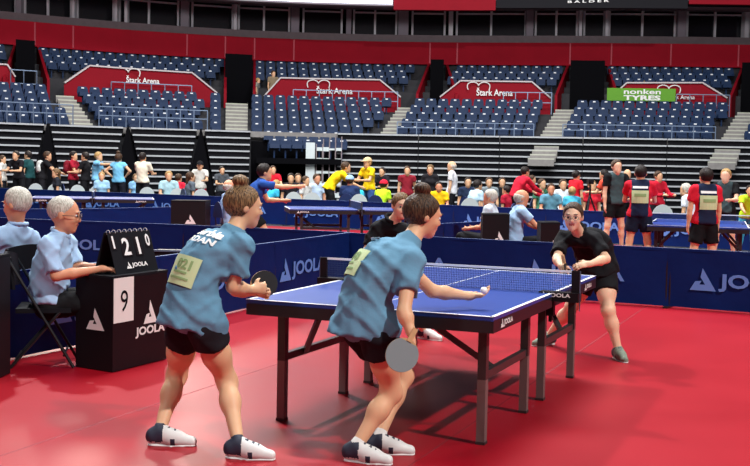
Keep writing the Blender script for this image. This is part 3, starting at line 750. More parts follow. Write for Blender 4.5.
    for k in ('L', 'R'):
        H_, K_, N_ = g('h' + k), g('k' + k), g('a' + k)
        if pf <= 1:
            e = H_ + (K_ - H_) * pf; pp.append(cap(H_, H_ + (K_ - H_) * (pf + .2), .092 * s, .092 * s, .04, cut=(e, nrm(K_ - H_))))
        else: pp += [cap(H_, K_, .090 * s, .066 * s, .04), cap(K_, N_, .066 * s, .052 * s, .03, cut=(lerp(K_, N_, .97), nrm(N_ - K_)))]
    surf('shorts' if pf <= 1 else 'trousers', pp, cv, look['pants'], root, org, wr(.005, 30), inflate=.012)
    # shoes and socks
    sm = look.get('shoe', [M['shoewhite'], M['shoedark']])
    if look.get('feet', True):
        for k in ('L', 'R'):
            N_, T_ = g('a' + k), g('t' + k); d = T_ - N_; dh = nrm(d * A3(1, 1, 0)) if abs(nrm(d)[2]) < .85 else nrm(d); fl_ = min(N_[2], T_[2])
            base = N_ + (T_ - N_) * 0; heel = N_ - dh * .035 * s; n_ = nrm(np.cross(np.cross(dh, A3(0, 0, 1)), nrm(T_ - heel + 1e-6)))
            lift = J.get('lift' + k, 0.0); z0 = lift
            hz = A3(heel[0], heel[1], z0 + .045); tz = A3(N_[0] + dh[0] * .175 * s, N_[1] + dh[1] * .175 * s, z0 + .038)
            sp = [cap(hz, lerp(hz, tz, .5), .035 * s, .034 * s, .03), cap(lerp(hz, tz, .5), tz - A3(0, 0, .010), .038 * s, .027 * s, .03), cap(hz + A3(0, 0, .02), A3(N_[0], N_[1], z0 + .085), .036 * s, .038 * s, .03),
                  cap(A3(N_[0], N_[1], z0 + .07) + dh * .03, lerp(hz, tz, .65) + A3(0, 0, .01), .034 * s, .030 * s, .03)]
            zc = z0
            def post(X, Y, Z, D, zc=zc): return np.maximum(D, (zc + .004) - Z + 0 * X + 0 * Y).astype(np.float32)
            def pks(P, zc=zc, hz=hz, dh=dh):
                a_ = (P - hz) @ dh; dark = ((a_ < .060) & (P[:, 2] > zc + .03)) | ((a_ > .10) & (a_ < .125) & (P[:, 2] < zc + .05)) | ((P[:, 2] > zc + .035) & (np.abs(np.mod(a_, .034) - .017) < .006) & (np.abs((P - hz) @ np.cross(dh, A3(0, 0, 1))) < .016) & (a_ > .07) & (a_ < .15)); return dark.astype(int)
            sho = surf('shoe', sp, min(vox, .012), sm, root, org, post, inflate=.003, pick=pks if vox < .015 else None)
            if vox < .0112:
                q_ = np.cross(dh, A3(0, 0, 1)); so = []
                surf('sole', [cap(hz + A3(0, 0, -.036), lerp(hz, tz, .5) + A3(0, 0, -.036), .036 * s, .037 * s, .01, flat=(A3(0, 0, 1), 3.0)), cap(lerp(hz, tz, .5) + A3(0, 0, -.036), tz + A3(0, 0, -.029), .041 * s, .031 * s, .01, flat=(A3(0, 0, 1), 3.0))], .008, look.get('solem', M['white']), sho, org, lambda X, Y, Z, D, zc=zc: np.maximum(D, (zc + .003) - Z + 0 * X + 0 * Y).astype(np.float32))
                lc = MB()
                for i_ in range(4):
                    c_ = lerp(hz, tz, .50 + .09 * i_) + A3(0, 0, .036 - .006 * i_) - org
                    lc.tube([c_ - q_ * .02 - A3(0, 0, .006), c_ + A3(0, 0, .004), c_ + q_ * .02 - A3(0, 0, .006)], .0032, 5)
                lc.build('laces', M['shoedark'] if look.get('sock') is not M['shoedark'] or True else M['white'], sho)
            if look.get('sock'):
                surf('sock', [cap(A3(N_[0], N_[1], z0 + .09), lerp(N_, g('k' + k), .10), .038 * s, .037 * s, .01, cut=(lerp(N_, g('k' + k), look.get('sockh', .09)), nrm(g('k' + k) - N_)))], min(vox, .012), look['sock'], root, org)
    # hair
    hm = look.get('hair')
    if hm is not None:
        st = look.get('style', 'short'); ax = [hr, hf, hu]
        fo = {'fluffy': .030, 'short': .038, 'bun': .040}.get(st, .048)
        face_cut = [(hc + hf * fo * hs + hu * .035 * hs, nrm(hf * 1.0 - hu * .62))]
        low_ = {'short': -.035, 'bun': -.085, 'long': -.09, 'bald': .0, 'cap': .0}.get(st, -.035)
        ha = [ell(hc + hu * .030 * hs - hf * .014 * hs, (.084 * hs, .100 * hs, .096 * hs), ax, .02, cut=face_cut + [(hc + hu * low_ * hs - hf * .02, nrm(-hu + hf * .45))])]
        if st == 'bald':
            ha = [ell(hc + hu * .010 * hs - hf * .020 * hs, (.082 * hs, .092 * hs, .080 * hs), ax, .02, cut=[(hc + hf * .015 * hs, hf), (hc + hu * .045 * hs, hu), (hc - hu * .05 * hs, nrm(-hu + hf * .45))])]
        if st == 'fluffy':
            ha = [ell(hc + hu * .034 * hs - hf * .022 * hs, (.080 * hs, .097 * hs, .088 * hs), ax, .02, cut=face_cut + [(hc - hu * .05 * hs - hf * .02, nrm(-hu + hf * .45))])]
        if st == 'bun':
            ha = [ell(hc + hu * .026 * hs - hf * .022 * hs, (.088 * hs, .108 * hs, .100 * hs), ax, .02, cut=face_cut + [(hc + hu * low_ * hs - hf * .02, nrm(-hu + hf * .35))]),
                  ell(hc + hu * .142 * hs - hf * .045 * hs, (.052 * hs, .048 * hs, .036 * hs), ax, .006), cap(hc + hu * .1 * hs - hf * .04 * hs, hc + hu * .13 * hs - hf * .045 * hs, .03, .026, .01)]
        if st in ('long',): ha += [cap(hc - hf * .06 * hs + hu * .03 * hs, hc - hf * .085 * hs - hu * .13 * hs, .055 * hs, .03 * hs, .03)]
        hv = min(vox, .016)
        def hpost(X, Y, Z, D):
            D += (.0022 * np.sin((X + Y) * 330 + 9 * np.sin(Z * 38)) + .0015 * np.sin(X * 150 - Y * 120 + 30 * Z)).astype(np.float32); return D
        hpost = hpost if vox < .013 else None
        surf('hair', ha, hv, hm, root, org, hpost)
        if st == 'bun': surf('hair_band', [cap(hc + hu * .110 * hs - hf * .043 * hs - hr * .012, hc + hu * .110 * hs - hf * .043 * hs + hr * .012, .030 * hs, .030 * hs, .01, flat=(hu, 1.8))], min(vox, .008), M['scrunchie'], root, org)
    if look.get('cap') is not None:
        ax = [hr, hf, hu]
        surf('cap', [ell(hc + hu * .035 * hs - hf * .008 * hs, (.088 * hs, .106 * hs, .096 * hs), ax, .02, cut=(hc + hu * .03 * hs, -hu)),
                     cap(hc + hf * .09 * hs + hu * .04 * hs, hc + hf * .135 * hs + hu * .036 * hs, .055 * hs, .05 * hs, .01, flat=(hu, 6))], min(vox, .014), look['cap'], root, org)
    if fine or vox < .013:
        for q in (-1, 1):
            e = MB(); c_ = hc + hf * .0775 * hs + hr * q * .031 * hs + hu * .005 * hs - org; small_sphere(e, c_, .0108 * hs, hf, 0, 1)
            e.build('eye', [M['eyew'], M['iris']], root, True)
            b = MB(); c_ = hc + hf * .090 * hs + hr * q * .032 * hs + hu * .031 * hs - org
            b.tube([c_ - hr * .017 * hs - hf * .004, c_ + hu * .003, c_ + hr * .017 * hs - hf * .004], .0028 * hs, 6); b.build('eyebrow', hm or M['hair_brown'], root, True)
        if look.get('glasses'):
            gm = MB(); cc = hc - org
            for q in (-1, 1):
                ce = cc + hf * .099 * hs + hr * q * .032 * hs + hu * .003 * hs
                pts = [ce + hr * math.cos(t) * .023 * hs + hu * math.sin(t) * .018 * hs for t in np.linspace(0, 2 * math.pi, 15)]; gm.tube(pts, .0016 * hs, 6)
                gm.tube([ce + hr * q * .023 * hs, cc + hr * q * .078 * hs + hf * .06 * hs + hu * .006, cc + hr * q * .082 * hs - hf * .01 * hs], .002 * hs, 5)
            gm.tube([cc + hf * .103 * hs - hr * .010 * hs, cc + hf * .103 * hs + hr * .010 * hs], .0016 * hs, 5); gm.build('glasses', look['glasses'], root)
    return root, sh

# ---- joints for a generic standing or sitting figure
def joints(x, y, z0, yaw, stat=1.75, lean=0.0, turn=0.0, sit=False, arms='down', fem=False, nod=0.0, spread=.1, bend=.0, side=0.0):
    """yaw: direction the figure faces, radians, 0 = away from the camera, positive = towards the right"""
    k = stat / 1.75; f = A3(math.sin(yaw), math.cos(yaw), 0); r = A3(math.cos(yaw), -math.sin(yaw), 0); u = A3(0, 0, 1); o = A3(x, y, z0)
    P = lambda a_, b_, c_: o + r * a_ * k + f * b_ * k + u * c_ * k
    J = {}; pz = .50 / k if sit else .93 - bend * .12; pb = 0.0 if sit else -bend * .12
    J['pel'] = P(0, pb, pz)
    pu = nrm(u * math.cos(lean) + f * math.sin(lean) + r * side); pf = nrm(f * math.cos(lean) - u * math.sin(lean)); pr = r
    Q = lambda a_, b_, c_: J['pel'] + pr * a_ * k + pf * b_ * k + pu * c_ * k
    J['neck'] = Q(0, -.01, .50); sh = .165 if fem else .19
    J['mid'] = Q(0, -.03 * (1 + lean), .26)
    J['sL'] = Q(-sh, 0, .46); J['sR'] = Q(sh, 0, .46)
    hy = yaw + turn; hf = A3(math.sin(hy) * math.cos(nod), math.cos(hy) * math.cos(nod), -math.sin(nod)); hu = nrm(u + hf * math.sin(nod))
    hu = nrm(hu - hf * (hu @ hf)); J['hf'] = hf; J['hu'] = hu; J['hc'] = J['neck'] + nrm(pu * .7 + u * .6) * .145 * k + hf * .02; J['tf'] = pf
    hw = .095 * k
    for s_, n_ in ((-1, 'L'), (1, 'R')):
        J['h' + n_] = J['pel'] + r * s_ * hw * .95 - u * .04
        if sit:
            J['k' + n_] = o + r * s_ * .12 * k + f * .43 * k + u * .51; J['a' + n_] = o + r * s_ * .13 * k + f * .42 * k + u * .09
        else:
            J['k' + n_] = P(s_ * (.10 + spread * .5), .02 + bend * .12, .50 - .02 * bend); J['a' + n_] = P(s_ * (.10 + spread), -.02, .085)
            J['a' + n_][2] = z0 + .085
        J['t' + n_] = J['a' + n_] + f * .16 - u * .05 + r * s_ * .03; J['lift' + n_] = z0
        S_ = J['s' + n_]; a1 = {'down': (s_ * .12, .02, -1), 'fwd': (s_ * .15, .45, -.85), 'point': (s_ * .1, .95, -.1), 'hips': (s_ * .75, -.25, -.65), 'lap': (s_ * .15, .25, -.95), 'reach': (s_ * .05, .75, -.75),
                                'hang': (s_ * .05, .15, -1), 'cross': (s_ * .1, .2, -1)}
        a2 = {'down': (s_ * .02, .15, -1), 'fwd': (-s_ * .25, .9, .0), 'point': (0, 1, .05), 'hips': (-s_ * .7, .3, -.6), 'lap': (-s_ * .25, .95, -.15), 'reach': (-s_ * .1, .9, -.35), 'hang': (0, .25, -1), 'cross': (-s_ * .9, .4, .1)}
        key = arms if isinstance(arms, str) else arms[0 if s_ < 0 else 1]
        v1 = a1[key]; v2 = a2[key]; w1 = nrm(r * v1[0] + f * v1[1] + u * v1[2]); w2 = nrm(r * v2[0] + f * v2[1] + u * v2[2])
        J['e' + n_] = S_ + w1 * .285 * k; J['w' + n_] = J['e' + n_] + w2 * .24 * k; J['pn' + n_] = -r * s_; J['th' + n_] = f
    return J
# ------------------------------------------------------------------ measuring helpers
CP = A3(0, 0, CAM_H)
def U(px, py, Y):
    d = FW + (px - 375) / FOC * RT - (py - 233) / FOC * UP; return CP + d * Y / d[1]
def G(px, py, z=0.0):
    d = FW + (px - 375) / FOC * RT - (py - 233) / FOC * UP; return CP + d * (z - CAM_H) / d[2]

# ------------------------------------------------------------------ match table
def make_table(label, origin, rz, scale_parts=True, group=None, lean_logo=True):
    t = thing('table_tennis_table', label, 'table', origin, rz, group)
    W, Lh, H = 1.525, 1.37, .76
    for h_ in (0, 1):
        y0 = h_ * Lh
        m = MB(); m.box((0, y0 + Lh / 2, H - .0125), (W - .004, Lh - .006, .025)); tp = m.build('tabletop', M['tabletop'], t)
        l = MB(); e = .0008
        for sx_ in (-1, 1): l.box((sx_ * (W / 2 - .011), y0 + Lh / 2, H + e), (.022, Lh - .006, .002))
        l.box((0, (.011 if h_ == 0 else 2 * Lh - .011), H + e), (W, .022, .002)); l.box((0, y0 + Lh / 2, H + e), (.006, Lh - .03, .0018))
        l.build('white_line', M['line'], tp)
        a_ = MB(); z = H - .055
        for sx_ in (-1, 1): a_.box((sx_ * (W / 2 - .012), y0 + Lh / 2, z), (.022, Lh - .01, .07))
        for yy in (y0 + .014, y0 + Lh - .014): a_.box((0, yy, z), (W - .03, .022, .07))
        a_.build('apron', M['apron'], t)
        ys = (.243, 1.151) if h_ == 0 else (2 * Lh - .243, 2 * Lh - 1.151)
        for yy in ys:
            for sx_ in (-1, 1):
                x = sx_ * (W / 2 - .126); g_ = MB(); g_.box((x, yy, .53), (.05, .05, .32)); g_.box((x, yy, .19), (.05, .05, .36), mi=1); g_.box((x, yy, .008), (.056, .056, .016), mi=0)
                g_.build('leg', [M['leg'], M['legfoot']], t)
        for sx_ in (-1, 1):
            x = sx_ * (W / 2 - .126); b_ = MB(); b_.bar((x, ys[0], .39), (x, ys[1], .39), .035, .045); b_.build('side_rail', M['leg'], t)
            b_ = MB(); b_.bar((x - sx_ * .02, (ys[0] + ys[1]) / 2 * .6 + ys[0] * .4, .39), (x - sx_ * .30, ys[0] - .1 * (1 if h_ == 0 else -1), .69), .03, .03); b_.build('brace', M['leg'], t)
    # net
    n = MB(); hw = W / 2 + .1525
    n.box((0, Lh, H + .145), (2 * hw, .006, .015), mi=1)
    for i in range(0, 150):
        x = -hw + .02 + (2 * hw - .04) * i / 149; n.box((x, Lh, H + .068), (.0022, .0022, .136))
    for z in np.linspace(.006, .13, 9): n.box((0, Lh, H + z), (2 * hw - .03, .002, .002))
    n.build('net', [M['net'], M['line']], t)
    for sx_ in (-1, 1):
        p = MB(); p.box((sx_ * (hw - .012), Lh, H + .07), (.05, .022, .165)); p.box((sx_ * (hw + .018), Lh, H + .02), (.006, .008, .26), mi=1); p.build('net_post', [M['boxblack'], M['rail']], t)
        c = MB(); c.box((sx_ * (W / 2 + .04), Lh, H - .02), (.26, .10, .06)); c.box((sx_ * (W / 2 - .02), Lh, H - .10), (.05, .05, .10)); c.tube([(sx_ * (W / 2 - .02), Lh, H - .12), (sx_ * (W / 2 - .02), Lh, H - .19)], .012, 8); c.build('clamp', M['boxblack'], t)
    # printed words on the side aprons and the clamp
    VF = logo_geo('row'); w = VF[0][:, 0].max()
    for (yy, L_) in ((.14, .24), (2 * Lh - .42, .24)):
        sheet2d('lettering', VF, (W / 2 + .0005, yy, H - .075), (0, 1, 0), (0, 0, 1), L_ / w * 1.0, M['white'], t, .002)
        sheet2d('lettering', VF, (-W / 2 - .0005, 2 * Lh - yy, H - .075), (0, -1, 0), (0, 0, 1), L_ / w, M['white'], t, .002)
    sheet2d('lettering', VF, (W / 2 - .08, Lh - .0515, H - .028), (1, 0, 0), (0, 0, 1), .20 / w, M['white'], t, .002)
    return t
t0_ = T2W(0, 0); make_table('nearest blue table with its net, two players leaning over its near end', (t0_[0], t0_[1], .005), -ang)

# red toolbox-like pouch hanging below the clamp is part of the net set in the photo: small towel box under the near right clamp
# ------------------------------------------------------------------ barriers
_bl = logo_geo('row')
def barrier(p0, p1, label, logo=True, side=1, h=.70, group=None, lw=1.25, x0=.27):
    """cloth panel between two floor points, print on the side facing the camera"""
    p0 = A3(*p0[:2], 0); p1 = A3(*p1[:2], 0); d = nrm(p1 - p0); n = np.cross(d, [0, 0, 1]); L_ = np.linalg.norm(p1 - p0) + .03
    t = thing('barrier_panel', label, 'barrier', p0, math.atan2(d[1], d[0]), group)
    m = MB(); nx = 24; vs = []
    for i in range(nx + 1):
        x = .004 + (L_ - .008) * i / nx
        for (zz_, o) in ((.02, .012), (.2, .009), (.45, .011), (h - .03, .014)):
            wv = .006 * math.sin(x * 9 + zz_ * 7) * (1 - abs(zz_ - .35))
            vs.append((x, -o + wv, zz_))
    nb = len(vs); vs += [(x, -y + .001, z) for x, y, z in vs]; fs = []
    for i in range(nx):
        for k in range(3):
            a_ = i * 4 + k; b_ = a_ + 4; fs.append((a_, b_, b_ + 1, a_ + 1)); fs.append((nb + a_ + 1, nb + b_ + 1, nb + b_, nb + a_))
    mk('cloth', vs, fs, M['barrier'], t, smooth=True)
    q = MB(); q.box((L_ / 2, 0, h - .015), (L_ - .01, .034, .03)); q.box((L_ / 2, -.001, h + .001), (L_ - .01, .012, .004), mi=1); q.build('top_sleeve', [M['barrier'], M['bartop']], t)
    for x in (.035, L_ - .035):
        q = MB(); q.tube([(x, 0, 0.03), (x, 0, h - .03)], .012, 8); q.box((x, 0, .012), (.03, .26, .02)); q.build('stand_foot', M['chair'], t)
    if logo:
        w = _bl[0][:, 0].max(); s_ = lw / w
        sheet2d('lettering', _bl, (x0, -.024, h * .33), (1, 0, 0), (0, 0, 1), s_, M['barlogo'], t, .002)
        if True:
            V = _bl[0] * A3(1, 1)[:2]; sheet2d('lettering', (V, _bl[1]), (L_ - x0, .024, h * .33), (-1, 0, 0), (0, 0, 1), s_, M['barlogo'], t, .002)
    return t
grp = None
# left side of the match court, from the camera towards the far corner
LS = [(-4.02, 5.95), (-3.02, 8.12), (-2.02, 10.20), (-1.15, 12.45), (-.34, 14.62)]
labs = ['navy side barrier cut by the left picture edge', 'navy side barrier behind the seated umpire and his chair', 'navy side barrier directly behind the black scoring box',
        'navy side barrier with light blue word beside the table net']
for i in range(4): barrier(LS[i], LS[i + 1], labs[i], lw=1.3, x0=(.27, .80, .3, .12)[i])
BK = [(-9.9, 18.9), (-7.6, 17.75), (-5.25, 16.55), (-2.75, 15.75), (-.40, 14.75)]
labs = ['navy back barrier at the left edge behind the back-turned umpire', 'navy back barrier above the first umpire white-haired head', 'navy back barrier with pale word just above the score flip board',
        'navy back barrier behind the left player bent back']
for i in range(4): barrier(BK[i], BK[i + 1], labs[i], lw=1.2)
BR = [(-.42, 14.64), (1.60, 13.62), (3.43, 12.78), (5.5, 11.6), (7.6, 10.5)]
labs = ['navy back barrier behind the net, from the far corner of the court', 'navy back barrier directly behind the bespectacled girl', 'navy back barrier with large light blue word at the right edge', 'navy back barrier outside the right edge']
for i in range(4): barrier(BR[i], BR[i + 1], labs[i], lw=1.25)
# barriers of the courts behind
BB = [(-7.3, 19.6), (-5.55, 20.6), (-4.25, 22.4), (-3.2, 24.3)]
for i, lb_ in enumerate(('navy barrier of the second court under the far left table', 'navy barrier of the second court ending beside the far black box', 'navy barrier running away behind the far black scoring box')):
    barrier(BB[i], BB[i + 1], lb_, lw=1.1, logo=False)
BB = [(.3, 16.0), (1.1, 17.7), (2.0, 18.9)]
for i, lb_ in enumerate(('short navy barrier right of the centre player head', 'navy barrier running up to the far right black box')): barrier(BB[i], BB[i + 1], lb_, logo=False)
CC = [(-13.6, 36.0), (-11.3, 34.6), (-9.0, 33.2), (-6.7, 31.8), (-4.5, 30.4), (-2.4, 29.4), (-.2, 28.0), (1.9, 26.6), (3.9, 25.0), (5.9, 23.9), (7.8, 22.7), (9.8, 21.5)]
labs = ['farthest navy barrier at the left edge', 'farthest navy barrier below the boy with red backpack', 'farthest navy barrier below the woman in sky blue', 'farthest navy barrier left of the blue-shirted player',
        'farthest navy barrier right of the blue-shirted player', 'farthest navy barrier below the bending yellow shirt', 'farthest navy barrier below the capped man in yellow', 'farthest navy barrier below the seated yellow shirt',
        'farthest navy barrier behind the two far umpires', 'farthest navy barrier behind the grey shirted tall player', 'farthest navy barrier behind the right background table', 'farthest navy barrier at the right edge behind players']
for i in range(len(CC) - 1): barrier(CC[i], CC[i + 1], labs[i], lw=1.45, h=.72)

# ------------------------------------------------------------------ background tables
def small_table(label, c, rz):
    return make_table(label, (c[0], c[1], .005), rz)
small_table('far left background table, white edge line, in front of the coaches', (-7.9, 25.2), -1.35)
small_table('middle background table behind the left barrier corner', (-1.75, 21.6), -1.42)
small_table('right background table between the two numbered players', (4.98, 16.9), -.30)

# ------------------------------------------------------------------ umpire boxes
def umpire_box(label, A, B, C_, h, ez=.44, es=.42, ex=.30):
    """A-B left face, B-C right face on the floor; closed box"""
    A, B, C_ = [A3(q[0], q[1], 0) for q in (A, B, C_)]; D_ = A + C_ - B; t = thing('umpire_box', label, 'table', B)
    m = MB(); P = [A - B, A3(0, 0, 0), C_ - B, D_ - B]; m.hexa([tuple(p + A3(0, 0, .01)) for p in P] + [tuple(p + A3(0, 0, h)) for p in P]); m.build('panels', M['boxblack'], t)
    cen = sum(P) / 4; tp = MB(); P2 = [cen + (p - cen) * 1.015 for p in P]; tp.hexa([tuple(p + A3(0, 0, h)) for p in P2] + [tuple(p + A3(0, 0, h + .022)) for p in P2]); tp.build('box_top', M['chaircloth'], t)
    d1 = nrm(B - A); d2 = nrm(C_ - B); n1 = np.cross(d1, [0, 0, 1]); n2 = np.cross(d2, [0, 0, 1]); l1 = np.linalg.norm(A - B); l2 = np.linalg.norm(C_ - B)
    if ez:
        mk_ = logo_geo('mark'); sheet2d('emblem', mk_, A - B + d1 * l1 * ex + A3(0, 0, h * ez) + n1 * .002, d1, (0, 0, 1), l1 * es, M['white'], t, .002)
        st = logo_geo('stack'); wd_ = st[0][:, 0].max(); sheet2d('lettering', st, d2 * l2 * .40 + A3(0, 0, h * .32) + n2 * .002, d2, (0, 0, 1), l2 * .55 / wd_, M['white'], t, .002)
    return t, B, d1, d2, n1, n2, l1, l2
pA, pB, pC = G(75.5, 367.5), G(112.5, 373.5), G(166.5, 360)
hB = .70
ub, oB, d1, d2, n1, n2, l1, l2 = umpire_box('black scoring box with white logos beside the seated umpire', pA, pB, pC, hB)
card = thing('number_card', 'white paper card with a black 9 taped on the scoring box', 'card', oB)
q = MB(); a_ = d2 * l2 * .01 + n2 * .004; b_ = d2 * l2 * .36 + n2 * .004
q.hexa([tuple(a_ + A3(0, 0, hB - .33)), tuple(b_ + A3(0, 0, hB - .33)), tuple(b_ - n2 * .003 + A3(0, 0, hB - .33)), tuple(a_ - n2 * .003 + A3(0, 0, hB - .33)), tuple(a_ + A3(0, 0, hB + .005)), tuple(b_ + A3(0, 0, hB + .005)), tuple(b_ - n2 * .003 + A3(0, 0, hB + .005)), tuple(a_ - n2 * .003 + A3(0, 0, hB + .005))])
q.build('sheet', M['paper'], card)
sheet2d('digit', text2d('9', .085, .16, .0), d2 * l2 * .125 + n2 * .006 + A3(0, 0, hB - .25), d2, (0, 0, 1), 1, M['black'], card, .001)
# score flip board on top
def flipboard(label, org, dx, n, w, h, digits):
    t = thing('scoreboard', label, 'scoreboard', org); up_ = A3(0, 0, 1); dp = .20
    f0 = n * dp / 2; b0 = -n * dp / 2; ap = up_ * h
    pl = MB()
    for (bs, sg) in ((f0, 1), (b0, -1)):
        A = bs; B = bs + dx * w; C_ = ap + dx * w + n * sg * .01; D_ = ap + n * sg * .01; th = n * sg * .006
        pl.hexa([tuple(A), tuple(B), tuple(C_), tuple(D_), tuple(A + th), tuple(B + th), tuple(C_ + th), tuple(D_ + th)])
    pl.build('board', M['chaircloth'], t)
    uy = nrm(ap - f0); L_ = np.linalg.norm(ap - f0); nn = nrm(np.cross(dx, uy))
    base = f0 + nn * .012
    for (s_, fx, fy, ww, hh) in digits:
        dw = ww * (.42 if s_ == '1' else 1.0); fx0 = fx; fx = fx + (ww - dw) / 2
        c = MB(); A = base + dx * w * (fx0 - ww * .18) + uy * L_ * (fy - .03); B = A + dx * w * ww * 1.36; up2 = uy * (L_ * (hh + .06))
        c.hexa([tuple(A), tuple(B), tuple(B + up2), tuple(A + up2), tuple(A + nn * .002), tuple(B + nn * .002), tuple(B + nn * .002 + up2), tuple(A + nn * .002 + up2)]); fc = c.build('flip_card', M['boxblack'], t)
        sheet2d('digit', text2d(s_, w * dw, L_ * hh, .02), base + nn * .003 + dx * w * fx + uy * L_ * fy, dx, uy, 1, M['white'], fc, .001)
    for k in range(8):
        r_ = MB(); c = ap + dx * w * (.06 + .125 * k); pts = [c + nrm(n) * .018 * math.cos(a__) + up_ * .018 * math.sin(a__) for a__ in np.linspace(0, 2 * math.pi, 10)]; r_.tube(pts, .0025, 5); r_.build('ring', M['mull'], t)
    row = logo_geo('row'); wd_ = row[0][:, 0].max(); sheet2d('lettering', row, base + dx * w * .26 + uy * L_ * .10, dx, uy, w * .5 / wd_, M['white'], t, .001)
    return t
fb = oB + d2 * l2 * .16 - n2 * .16 + A3(0, 0, hB + .0235)
flipboard('black score flip board showing 1 2 1 0 on the scoring box', fb, d2, n2, .52, .31, [('1', .04, .60, .09, .30), ('2', .27, .42, .17, .42), ('1', .58, .42, .13, .42), ('0', .84, .60, .10, .30)])
# boxes of other courts
q = G(171, 236, 0)
def simple_box(label, px0, px1, Y, ytop, lean=.15):
    a_ = U(px0, ytop, Y); b_ = U(px1, ytop, Y * 1.0); w = b_[0] - a_[0]; h = a_[2]
    A = (a_[0] - .0, Y + .45, 0); B = (a_[0], Y, 0); C_ = (b_[0], Y + lean, 0)
    A = (a_[0] - .001 + .02, Y + .5)
    t_ = umpire_box(label, A, B, C_, h, None)
    w = b_[0] - a_[0]; dd_ = nrm(A3(w, lean, 0)); sheet2d('emblem', logo_geo('mark'), dd_ * w * .42 + A3(0, -.004, h - .40), dd_, (0, 0, 1), .17, M['white'], t_[0], .003)
    return t_
simple_box('far black scoring box beside the bald umpire in pale blue', 171, 204, 19.6, 201.5)
simple_box('black scoring box in front of the white-haired far umpire', 483, 511, 15.8, 215.5)
simple_box('black scoring box beside the far umpire holding a green ball', 541, 562, 15.5, 224)
simple_box('black scoring box cut off by the left picture edge', -72, -25, 7.3, 263)
eb = thing('equipment_case', 'black case standing behind the score flip board', 'case', (U(158, 300, 11.5)[0], 11.5, 0))
q = MB(); q.box((.12, .2, .33), (.38, .4, .62)); q.build('case_body', M['boxblack'], eb); q = MB(); q.box((.12, -.005, .652), (.40, .03, .02)); q.build('top_rail', M['rail'], eb)

# ------------------------------------------------------------------ chairs
def folding_chair(label, x, y, yaw, z=.0):
    t = thing('folding_chair', label, 'chair', (x, y, z), -yaw)
    s = MB(); s.box((0, 0, .44), (.42, .40, .035)); s.build('seat', M['chaircloth'], t)
    b_ = MB()
    for i in range(7):
        x0, x1 = -.21 + .06 * i, -.15 + .06 * i; f_ = lambda v: -.22 - .05 * (1 - (v / .21) ** 2)
        b_.hexa([(x0, f_(x0), .60), (x1, f_(x1), .60), (x1, f_(x1) + .02, .60), (x0, f_(x0) + .02, .60), (x0, f_(x0) - .03, .84 + .03 * (1 - (x0 / .21) ** 2)), (x1, f_(x1) - .03, .84 + .03 * (1 - (x1 / .21) ** 2)), (x1, f_(x1) - .01, .84 + .03 * (1 - (x1 / .21) ** 2)), (x0, f_(x0) - .01, .84 + .03 * (1 - (x0 / .21) ** 2))])
    b_.build('backrest', M['chaircloth'], t)
    for sx_ in (-1, 1):
        for (p, q_) in (((sx_ * .22, -.26, .84), (sx_ * .22, .22, .01)), ((sx_ * .20, .12, .43), (sx_ * .20, -.24, .01))):
            l = MB(); l.tube([p, q_], .012, 8); l.build('leg', M['chair'], t)
    c = MB(); c.tube([(-.22, .15, .10), (.22, .15, .10)], .009, 6); c.tube([(-.20, -.2, .07), (.20, -.2, .07)], .009, 6); c.build('crossbar', M['chair'], t)
    return t

# ------------------------------------------------------------------ rackets and ball
def racket(name_label, c, n, hd, rub1, group=None, s=1.0):
    """c blade centre, n face normal, hd direction from blade to handle end"""
    n = nrm(n); hd = nrm(np.array(hd) - n * (np.array(hd) @ n)); sd = np.cross(n, hd)
    t = thing('table_tennis_racket', name_label, 'racket', c)
    def disc(r, th, off, cutp, name, m_, par):
        pts = []
        for a_ in np.linspace(0, 2 * math.pi, 36, endpoint=False):
            x = math.cos(a_) * r * .95; y = math.sin(a_) * r
            y = min(y, cutp); pts.append(sd * x + hd * y)
        k = len(pts); vs = [p + n * (off + th / 2) for p in pts] + [p + n * (off - th / 2) for p in pts]
        fs = [tuple(range(k)), tuple(reversed(range(k, 2 * k)))] + [(i, k + i, k + (i + 1) % k, (i + 1) % k) for i in range(k)]
        return mk(name, vs, fs, m_, par)
    disc(.082 * s, .006, 0, .9, 'blade', M['wood'], t)
    disc(.0813 * s, .004, .0052, .068 * s, 'rubber', rub1, t); disc(.0813 * s, .004, -.0052, .068 * s, 'rubber', M['racketred'], t)
    h = MB(); h.bar(hd * .07 * s, hd * .140 * s, .026, .022, up=n); h.build('handle', M['wood'], t)
    return t
# ------------------------------------------------------------------ the four players of the match
def JJ(d): return {k: (U(*v) if isinstance(v, tuple) and len(v) == 3 and not isinstance(v, np.ndarray) else v) for k, v in d.items()}
tee = cloth(L('#6390ab'), .08); blackc = cloth(L('#151519'), .3); darkshort = cloth(L('#1c1a20'), .2)
def report(nm, J):
    d = lambda a_, b_: round(float(np.linalg.norm(np.asarray(J[a_]) - np.asarray(J[b_]))), 2)
    print('BONES', nm, 'spine', d('pel', 'neck'), 'neckhead', d('neck', 'hc'), 'sh', d('sL', 'sR'), 'uaL', d('sL', 'eL'), 'uaR', d('sR', 'eR'), 'faL', d('eL', 'wL'), 'faR', d('eR', 'wR'), 'thL', d('hL', 'kL'), 'thR', d('hR', 'kR'), 'shL', d('kL', 'aL'), 'shR', d('kR', 'aR'), 'aL', np.round(J['aL'], 2), 'aR', np.round(J['aR'], 2), 'hcz', round(float(J['hc'][2]), 2))

